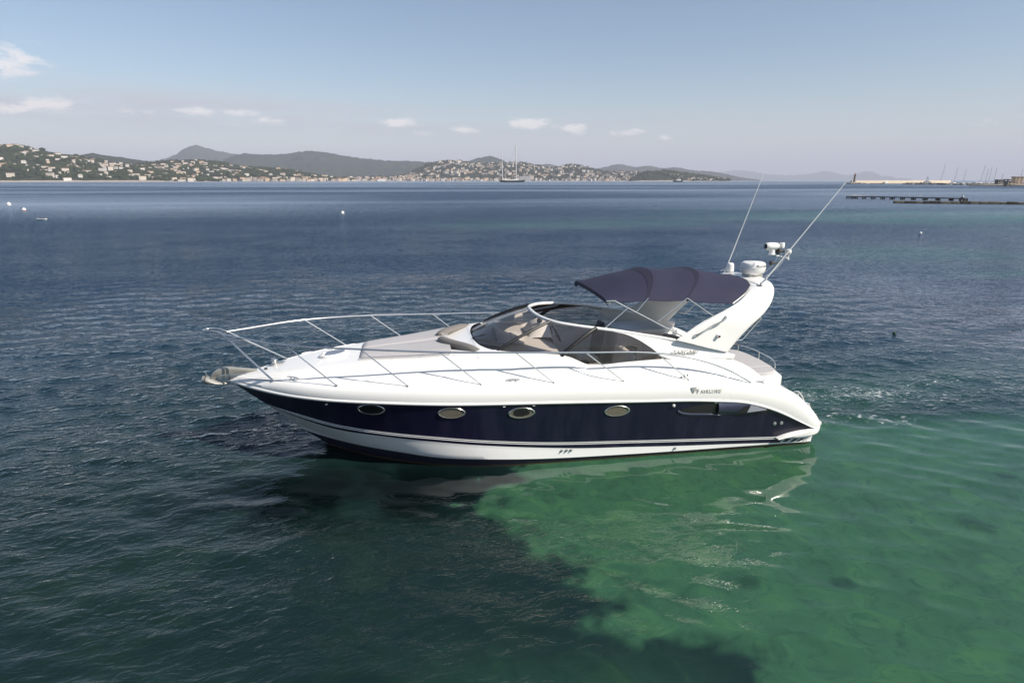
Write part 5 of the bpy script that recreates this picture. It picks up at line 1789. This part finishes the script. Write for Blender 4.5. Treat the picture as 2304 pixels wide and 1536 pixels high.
# gulls on the planks
GULLW = principled("white_plumage", (0.75, 0.74, 0.72), 0.8)
GULLG = principled("grey_plumage", (0.33, 0.34, 0.36), 0.8)
GULLY = principled("yellow_bill", (0.55, 0.33, 0.04), 0.5)
def make_gull():
    root = empty("seagull")
    body = MB()
    ax = [(-.22, .16, .012), (-.15, .165, .045), (-.06, .16, .075), (.03, .17, .082), (.09, .20, .065), (.115, .245, .045), (.125, .285, .042), (.145, .305, .040), (.175, .30, .024), (.19, .295, .012)]
    body.tube([(a, 0, b) for a, b, c in ax], [c for a, b, c in ax], 12)
    body.build("body", GULLW, root)
    for sg in (-1, 1):
        w_ = MB()
        w_.grid([[(.06, sg * .06, .21), (.0, sg * .085, .215), (-.1, sg * .078, .195), (-.24, sg * .03, .165)], [(.07, sg * .078, .17), (.0, sg * .094, .16), (-.1, sg * .085, .155), (-.25, sg * .034, .155)]])
        w_.build("wing", GULLG, root)
        MB().tube([(.0, sg * .03, .11), (.01, sg * .03, .05), (.0, sg * .03, 0), (.04, sg * .03, 0)], .006, 5).build("leg", GULLY, root)
    MB().tube([(.185, 0, .296), (.215, 0, .291), (.235, 0, .283)], [.010, .008, .003], 6).build("bill", GULLY, root)
    return root
g0 = make_gull()
g_px = [1922, 1928, 1936, 1947, 1956, 1967, 1977, 2024, 2052, 2077]
for i, q in enumerate(g_px):
    g = g0 if i == 0 else copy_tree(g0)
    f_ = (q - 1905) / 271.
    pos = j0 + (j1 - j0) * f_
    g.location = (pos[0], pos[1], DZ + (.065 if f_ < .145 else 0.005))
    g.rotation_euler = (0, 0, ja + random.choice([0, math.pi]) + random.uniform(-.6, .6))
    g.scale = (1.5, 1.5, 1.5)
    tag(g, "white seagull standing on the bleached outer planks" if f_ < .145 else ("white seagull standing on the jetty left of the sitting person" if f_ > .4 else "white seagull standing on the dark jetty just past the pale planks"), "seagull", "seagulls on the pale planks" if f_ < .145 else ("seagulls spaced along the jetty" if f_ > .4 else "seagulls past the pale planks"))

# person sitting on the end of the jetty, hunched, facing left
def make_person(loc, ang):
    root = empty("person", loc, ang)
    tag(root, "person in pale hooded top and dark trousers sitting hunched on the jetty end", "person")
    SK = principled("skin", (0.42, 0.26, 0.18), 0.6)
    TOP = principled("pale_grey_hooded_top", (0.62, 0.63, 0.66), 0.9, var=.1)
    TR = principled("dark_trousers", (0.015, 0.016, 0.02), 0.9)
    HAIR = principled("dark_hair", (0.03, 0.022, 0.018), 0.8)
    def skin(name, pts, edges, rad, mat, parent, root_i=0):
        me = bpy.data.meshes.new(name); me.from_pydata(pts, edges, [])
        o = bpy.data.objects.new(name, me); COL.objects.link(o); o.parent = parent
        sm_ = o.modifiers.new("skin", 'SKIN')
        for v, r in zip(me.skin_vertices[0].data, rad):
            v.radius = r if hasattr(r, '__len__') else (r, r)
        me.skin_vertices[0].data[root_i].use_root = True
        sb = o.modifiers.new("sub", 'SUBSURF'); sb.levels = 2; sb.render_levels = 2
        me.materials.append(mat)
        return o
    # facing +x, seated at z=0, feet hanging
    pts = [(0, 0, .10), (-.03, 0, .30), (.02, 0, .50), (.08, 0, .60), (.12, 0, .68), (.16, 0, .78), (.15, 0, .86)]
    ed = [(0, 1), (1, 2), (2, 3), (3, 4), (4, 5), (5, 6)]
    rad = [(.13, .17), (.11, .16), (.12, .18), (.08, .1), (.05, .05), (.085, .075), (.07, .065)]
    for sg in (-1, 1):
        b = len(pts)
        pts += [(.06, sg * .17, .54), (.14, sg * .22, .30), (.36, sg * .10, .24), (.44, sg * .06, .25)]
        ed += [(2, b), (b, b + 1), (b + 1, b + 2), (b + 2, b + 3)]
        rad += [(.065, .065), (.05, .05), (.04, .04), (.04, .03)]
        b = len(pts)
        pts += [(.06, sg * .10, .08), (.42, sg * .12, .09), (.44, sg * .12, -.30), (.54, sg * .12, -.36)]
        ed += [(0, b), (b, b + 1), (b + 1, b + 2), (b + 2, b + 3)]
        rad += [(.085, .085), (.07, .07), (.045, .045), (.035, .04)]
    body = skin("body", pts, ed, rad, SK, root)
    def shell(name, idx, extra, mat):
        m_ = {i: k for k, i in enumerate(idx)}
        e2 = [(m_[a], m_[b]) for a, b in ed if a in m_ and b in m_]
        return skin(name, [pts[i] for i in idx], e2, [tuple(r + extra for r in rad[i]) for i in idx], mat, root)
    shell("hooded_top", [0, 1, 2, 3, 7, 8, 9, 15, 16, 17], .018, TOP)
    shell("trousers", [0, 11, 12, 13, 19, 20, 21], .016, TR)
    hb = MB().lathe([(0, .10), (.05, .09), (.085, .06), (.098, .0), (.09, -.06), (.06, -.10)], (.135, 0, .845), 14)
    hb.build("hair", HAIR, root)
    MB().tube(curve3([(.04, -.09, .62), (-.03, -.05, .70), (-.02, 0, .76), (-.03, .05, .70), (.04, .09, .62)], 12), .05, 8).build("hood", TOP, root)
pp = j0 + (j1 - j0) * ((2164 - 1905) / 271.)
make_person((pp[0], pp[1] - .35, DZ + .01), ja + math.pi - .5)

# ---- low wall of concrete blocks in the water
CONC = principled("stained_concrete", (0.17, 0.145, 0.10), 0.9, var=0.35, vscale=1.2, bump=.4, bscale=8)
CONC2 = principled("brown_weedy_concrete", (0.075, 0.06, 0.038), 0.95, var=0.4, vscale=1.5, bump=.4, bscale=8)
b0, b1 = sea(2010, 457.2), sea(2330, 460.6)
bl_ = np.linalg.norm(b1 - b0); ba = math.atan2(b1[1] - b0[1], b1[0] - b0[0])
bw = empty("breakwater", tuple(b0), ba)
tag(bw, "low wall of weedy concrete blocks in the water before the jetty", "breakwater")
x = 0; i = 0
rb = random.Random(3)
while x < bl_:
    l = rb.uniform(1.0, 2.4)
    mb = MB().box((x + l / 2, rb.uniform(-.1, .1), .15), (l - rb.uniform(.05, .22), 1.3, rb.uniform(.72, .95)), bev=.09, rz=rb.uniform(-.05, .05))
    o = mb.build("block", CONC if rb.random() < .6 else CONC2, bw)
    x += l; i += 1
MB().box((bl_ / 2, .1, -.2), (bl_, 1.1, .7)).build("footing", CONC2, bw, smooth=False)

# ================================================================== HARBOUR MOLE AND LIGHTHOUSE
STONE = principled("pale_stone_wall", (0.74, 0.62, 0.48), 0.9, var=0.15, vscale=.3)
ROCK = principled("dark_boulders", (0.085, 0.078, 0.068), 0.95, var=0.4, vscale=.4)
ROCK2 = principled("grey_boulders", (0.26, 0.25, 0.23), 0.95, var=0.4, vscale=.4)
_b0, _b1 = bearing(1917, 412)[0], bearing(2140, 412)[0]
m0 = np.array([CAM.x + _b0[0] / _b0[1] * 880, CAM.y + 880, 0.0]); m1 = np.array([CAM.x + _b1[0] / _b1[1] * 880, CAM.y + 880, 0.0])
ml = np.linalg.norm(m1 - m0); ma = math.atan2(m1[1] - m0[1], m1[0] - m0[0])
mo = empty("harbour_mole", tuple(m0), ma)
tag(mo, "long beige stone harbour mole with the lighthouse on its end", "harbour mole")
MB().box((ml / 2, 2.5, 2.2), (ml, 3.0, 5.6), bev=.1).build("wall", STONE, mo)
MB().box((ml / 2 - 4, -3, .1), (ml + 8, 9, 1.7), bev=.2).build("quay", ROCK2, mo)
MB().box((ml * .33, -1, 2.0), (5.2, 3, 2.6), bev=.1).build("hut", WHITEB, mo)


def boulders(name, pts, n, sz, mats, label, spread, seed):
    r = np.random.default_rng(seed)
    bm = bmesh.new(); bmesh.ops.create_icosphere(bm, subdivisions=1, radius=1.0)
    iv = np.array([v.co for v in bm.verts]); jf = [[v.index for v in f.verts] for f in bm.faces]; bm.free()
    mb = MB()
    pts = np.array(pts)
    for k in range(n):
        t_ = r.random() * (len(pts) - 1); i = int(t_); p = pts[i] + (pts[i + 1] - pts[i]) * (t_ - i)
        off = r.normal(0, 1, 2) * spread
        s_ = sz * (.5 + .9 * r.random())
        h = max(0, 1 - np.hypot(*off) / (2.5 * spread))
        q = iv * (1 + .5 * (r.random((len(iv), 1)) - .5)) * np.array([1.2, 1.0, .75]) * s_ + np.array([p[0] + off[0], p[1] + off[1], p[2] + h * sz * .6])
        mb.add(q, jf, int(r.random() < .35))
    o = mb.build(name, mats, smooth=False, fixn=False)
    tag(o, label, "boulders", kind="stuff")
boulders("boulders", [m0 + np.array([-9, -6, 0]), m0 + np.array([14, -7, 0])], 60, 1.6, [ROCK, ROCK2], "dark boulders heaped round the lighthouse foot", 2.2, 2)
boulders("boulders", [sea(2036, 415.0), sea(2160, 416.3), sea(2240, 417.2), sea(2330, 418.6)], 1100, 1.7, [ROCK, ROCK2], "long bank of dark boulders before the moored masts at the right", 2.3, 3)
boulders("boulders", [sea(1960, 414.2), sea(1985, 414.4)], 40, 1.0, [ROCK, ROCK2], "small dark boulders in front of the white motor yacht on the mole", 1.6, 4)

p = m0 + np.array([2.0, -2.0, 0])
u_ = upx(p)
lh = empty("lighthouse", (p[0], p[1], 0))
tag(lh, "grey stone lighthouse with dark red lantern on the end of the mole", "lighthouse")
MB().box((0, 0, 1.2 * u_), (8 * u_, 8 * u_, 4.6 * u_), bev=.3 * u_).build("plinth", STONE, lh)
MB().lathe([(2.7 * u_, 3 * u_), (2.3 * u_, 10 * u_), (2.0 * u_, 17 * u_), (2.7 * u_, 17.6 * u_), (2.7 * u_, 18.3 * u_), (0, 18.3 * u_)], n=20).build("tower", principled("grey_lighthouse_stone", (0.20, 0.185, 0.16), .9, var=.25, vscale=.8), lh)
LRED = principled("dark_red_lantern", (0.22, 0.035, 0.03), .5)
MB().lathe([(1.5 * u_, 18.3 * u_), (1.5 * u_, 20.8 * u_), (1.8 * u_, 21 * u_), (1.0 * u_, 22.6 * u_), (.3 * u_, 23.4 * u_), (.12 * u_, 24.6 * u_), (0, 24.6 * u_)], n=16).build("lantern", LRED, lh)
MB().tube([(2.6 * u_ * math.cos(a), 2.6 * u_ * math.sin(a), 19.3 * u_) for a in np.linspace(0, 6.283, 21)], .1 * u_, 5, caps=False).build("gallery_rail", LRED, lh)


def motor_cruiser(px, py, len_px, label, colr, flip=False, tall=1.0, group=None):
    p = sea(px, py)
    u_ = upx(p)
    r_ = empty("moored_cruiser", tuple(p), -YAW + (math.pi if flip else 0))
    tag(r_, label, "motor cruiser", group)
    L = len_px * u_
    boat_hull(L, L * .28, L * .10, sheer=.3, transom=.9).build("hull", colr, r_, weld=.005)
    MB().box((-L * .05, 0, L * .15), (L * .5, L * .2, L * .10), bev=L * .02).box((-L * .10, 0, L * .225), (L * .28, L * .18, L * .07 * tall), bev=L * .02).build("superstructure", WHITEB, r_)
    MB().box((-L * .05, 0, L * .165), (L * .505, L * .205, L * .03)).build("window_band", DARKW, r_)
    MB().bar((-L * .16, 0, L * .25), (-L * .2, 0, L * .36), L * .008).build("mast", MASTW, r_)
motor_cruiser(1976, 413.8, 20, "white motor yacht moored against the mole right of the lighthouse", WHITEB, True, 1.6)
motor_cruiser(2179, 414.2, 14, "white cruiser moored leftmost among the masts behind the boulders", WHITEB, True)
motor_cruiser(2197, 414.4, 17, "white cruiser moored under the tallest mast behind the boulders", WHITEB, False)
motor_cruiser(2222, 414.6, 18, "white cruiser moored between the masts and the mushroom tower", WHITEB, True)
motor_cruiser(2246, 414.8, 18, "white cruiser moored in front of the mushroom tower", WHITEB, False)
motor_cruiser(2270, 415.2, 22, "long white cruiser moored below the brown building", WHITEB, True)

p = sea(2083, 413.9)
u_ = upx(p)
gs = empty("patrol_vessel", tuple(p), -YAW)
tag(gs, "grey patrol vessel with lattice mast moored behind the boulder bank", "patrol vessel")
boat_hull(26 * u_, 5 * u_, 3 * u_, sheer=.3, transom=.9).build("hull", GREYB, gs, weld=.01)
MB().box((2 * u_, 0, 4.3 * u_), (13 * u_, 4 * u_, 3 * u_), bev=.3 * u_).box((2.5 * u_, 0, 6.4 * u_), (6 * u_, 3.4 * u_, 2 * u_), bev=.3 * u_).build("superstructure", GREYB, gs)
lt = MB()
for a, b in (((0, -.8), (2, 0)), ((4.4, .8), (2.4, 0)), ((0, .8), (2, 0)), ((4.4, -.8), (2.4, 0))):
    lt.bar((a[0] * u_, a[1] * u_, 7 * u_), (b[0] * u_, b[1] * u_, 17 * u_), .22 * u_, 5)
for z_, w_ in ((9.2, 3.2), (11.6, 2.4), (14, 1.8)):
    lt.bar(((2.2 - w_ / 2) * u_, 0, z_ * u_), ((2.2 + w_ / 2) * u_, 0, z_ * u_), .22 * u_, 5)
lt.lathe([(0, 12.2 * u_), (1.3 * u_, 12.2 * u_), (1.3 * u_, 13 * u_), (0, 13.2 * u_)], (2.2 * u_, 0, 0), 12)
lt.build("lattice_mast", GREYB, gs)
p = sea(2051, 414.5)
u_ = upx(p)
rb_ = empty("fishing_boat", tuple(p), .3)
tag(rb_, "small fishing boat with red wheelhouse at the tip of the boulder bank", "fishing boat")
boat_hull(9 * u_, 3 * u_, 1.8 * u_, sheer=.5, transom=.7).build("hull", GREYB, rb_, weld=.01)
MB().box((-1 * u_, 0, 2.6 * u_), (3 * u_, 2 * u_, 2.4 * u_), bev=.2 * u_).build("wheelhouse", LRED, rb_)
MB().bar((1 * u_, 0, 2 * u_), (1.2 * u_, 0, 8 * u_), .14 * u_).build("mast", MASTD, rb_)

def sailboat(base_px, py, top_px, top_py, label, boom=True):
    p = sea(base_px, py)
    u_ = upx(p)
    r_ = empty("moored_sailboat", tuple(p), -YAW + .2)
    tag(r_, label, "sailing boat")
    h = (py - top_py) * u_; lean = (top_px - base_px) * u_
    L = max(9.0, h * .62)
    boat_hull(L, L * .28, L * .09, sheer=.3, transom=.7).build("hull", WHITEB, r_, weld=.005)
    MB().box((0, 0, L * .11), (L * .4, L * .16, L * .06), bev=L * .015).build("cabin", WHITEB, r_)
    MB().tube([(0, 0, L * .08), (lean * .5, 0, h * .5), (lean, 0, h)], [.26, .22, .17], 6).build("mast", MASTD, r_)
    MB().bar((0, 0, L * .2), (-L * .34, 0, L * .19), .14, 6).build("boom", MASTD, r_)
    k = MB()
    k.bar((lean, 0, h), (L * .48, 0, L * .1), .03, 4).bar((lean, 0, h), (-L * .48, 0, L * .1), .03, 4)
    k.build("rigging", MASTD, r_)
    MB().bar((lean * .6, -L * .09, h * .6), (lean * .6, L * .09, h * .6), .05, 5).build("spreader", MASTD, r_)
sailboat(2114.5, 413.6, 2121, 371.5, "sailing boat with a tall lone mast left of all other masts")
sailboat(2146, 413.7, 2149.5, 378, "sailing boat with the second mast from the left behind the boulders")
sailboat(2166, 413.8, 2169.5, 383, "sailing boat with a shorter thin mast, third from the left")
sailboat(2204, 413.8, 2211.5, 373.5, "sailing boat with the tallest mast of the right hand cluster")
sailboat(2216, 413.9, 2218.5, 381, "sailing boat with a thin mast next right of the tallest one")
sailboat(2223, 414.0, 2226, 377, "sailing boat with a mast between the thin one and the mushroom tower")
sailboat(2234, 414.0, 2237, 379, "sailing boat with the mast nearest left of the mushroom tower pair")
sailboat(2250, 414.2, 2253.5, 391, "sailing boat with the shortest mast beside the mushroom tower")
sailboat(2293, 414.0, 2295.5, 381, "sailing boat with its mast rising behind the brown building")

BRN = principled("brown_facade", (0.27, 0.215, 0.17), .85, var=.15, vscale=.2)
BRN2 = principled("dark_roof_slab", (0.16, 0.145, 0.13), .85)
CONCP = principled("grey_concrete", (0.33, 0.32, 0.30), .85)
def quay_building(px, D, w_px, h_px, name, label, mat, storeys):
    p = at_range(px, D); u_ = upx(p)
    r_ = empty(name, (p[0], p[1], 0), -YAW)
    tag(r_, label, "building")
    w_, h = w_px * u_, h_px * u_
    MB().box((0, 2.5, h / 2), (w_, 5, h)).build("wall", mat, r_, smooth=False)
    MB().box((0, 2.5, h + .25), (w_ + .8, 5.8, .5)).build("roof", BRN2, r_, smooth=False)
    n = max(2, int(w_ / 3.2))
    for s_1 in range(storeys):
        for i in range(n):
            MB().box(((i + .5) / n * w_ - w_ / 2, -.04, (s_1 + .55) * h / storeys), (1.7, .12, h / storeys * .5)).build("window", DARKW, r_, smooth=False)
quay_building(2294, 760, 19, 20, "harbour_building", "tall brown building at the right edge above the harbour", BRN, 4)
quay_building(2278, 740, 18, 11, "harbour_building", "lower brown building left of the tall one at the right edge", BRN, 2)
quay_building(2254, 860, 15, 12, "harbour_building", "low dark flat roofed building left of the mushroom tower", BRN2, 2)
p = at_range(2268, 745); u_ = upx(p)
ct = empty("mushroom_tower", (p[0], p[1], 0))
tag(ct, "slim harbour tower with wide flat mushroom roof among the masts", "tower")
MB().lathe([(1.6 * u_, 0), (1.3 * u_, 10 * u_), (1.6 * u_, 13.2 * u_)], n=14).build("shaft", CONCP, ct)
MB().lathe([(1.6 * u_, 13.2 * u_), (8.6 * u_, 15.0 * u_), (9.0 * u_, 15.6 * u_), (8.6 * u_, 16.0 * u_), (0, 16.6 * u_)], n=28).build("roof", CONCP, ct)

# low quay that carries the harbour buildings
q0, q1 = at_range(2236, 770), at_range(2420, 740)
qb = MB()
mid = (q0 + q1) / 2; ang = math.atan2(q1[1] - q0[1], q1[0] - q0[0])
qb.box((mid[0], mid[1] + 10, .4), (np.linalg.norm(q1 - q0), 46, 2.2), rz=ang)
qo = qb.build("quay", STONE, smooth=False)
tag(qo, "stone quay under the brown harbour buildings", "quay", kind="structure")

# ================================================================== HAZE
hz = MB().box((0, 14000, 380), (64000, 29200, 764.0)) if False else MB().box((0, 13800, 379.0), (70000, 28400, 762.0))
hm = bpy.data.materials.new("sea_haze"); hm.use_nodes = True
t = N(hm.node_tree)
pv = t.n('ShaderNodeVolumePrincipled', {'Color': (0.81, 0.84, 0.98, 1), 'Density': HAZE_DENSITY})
pv.inputs['Anisotropy'].default_value = 0.0
t.n('ShaderNodeOutputMaterial', {'Volume': pv})
ho = hz.build("haze", hm, smooth=False)
tag(ho, "pale blue haze hanging over the bay", "haze", kind="stuff")
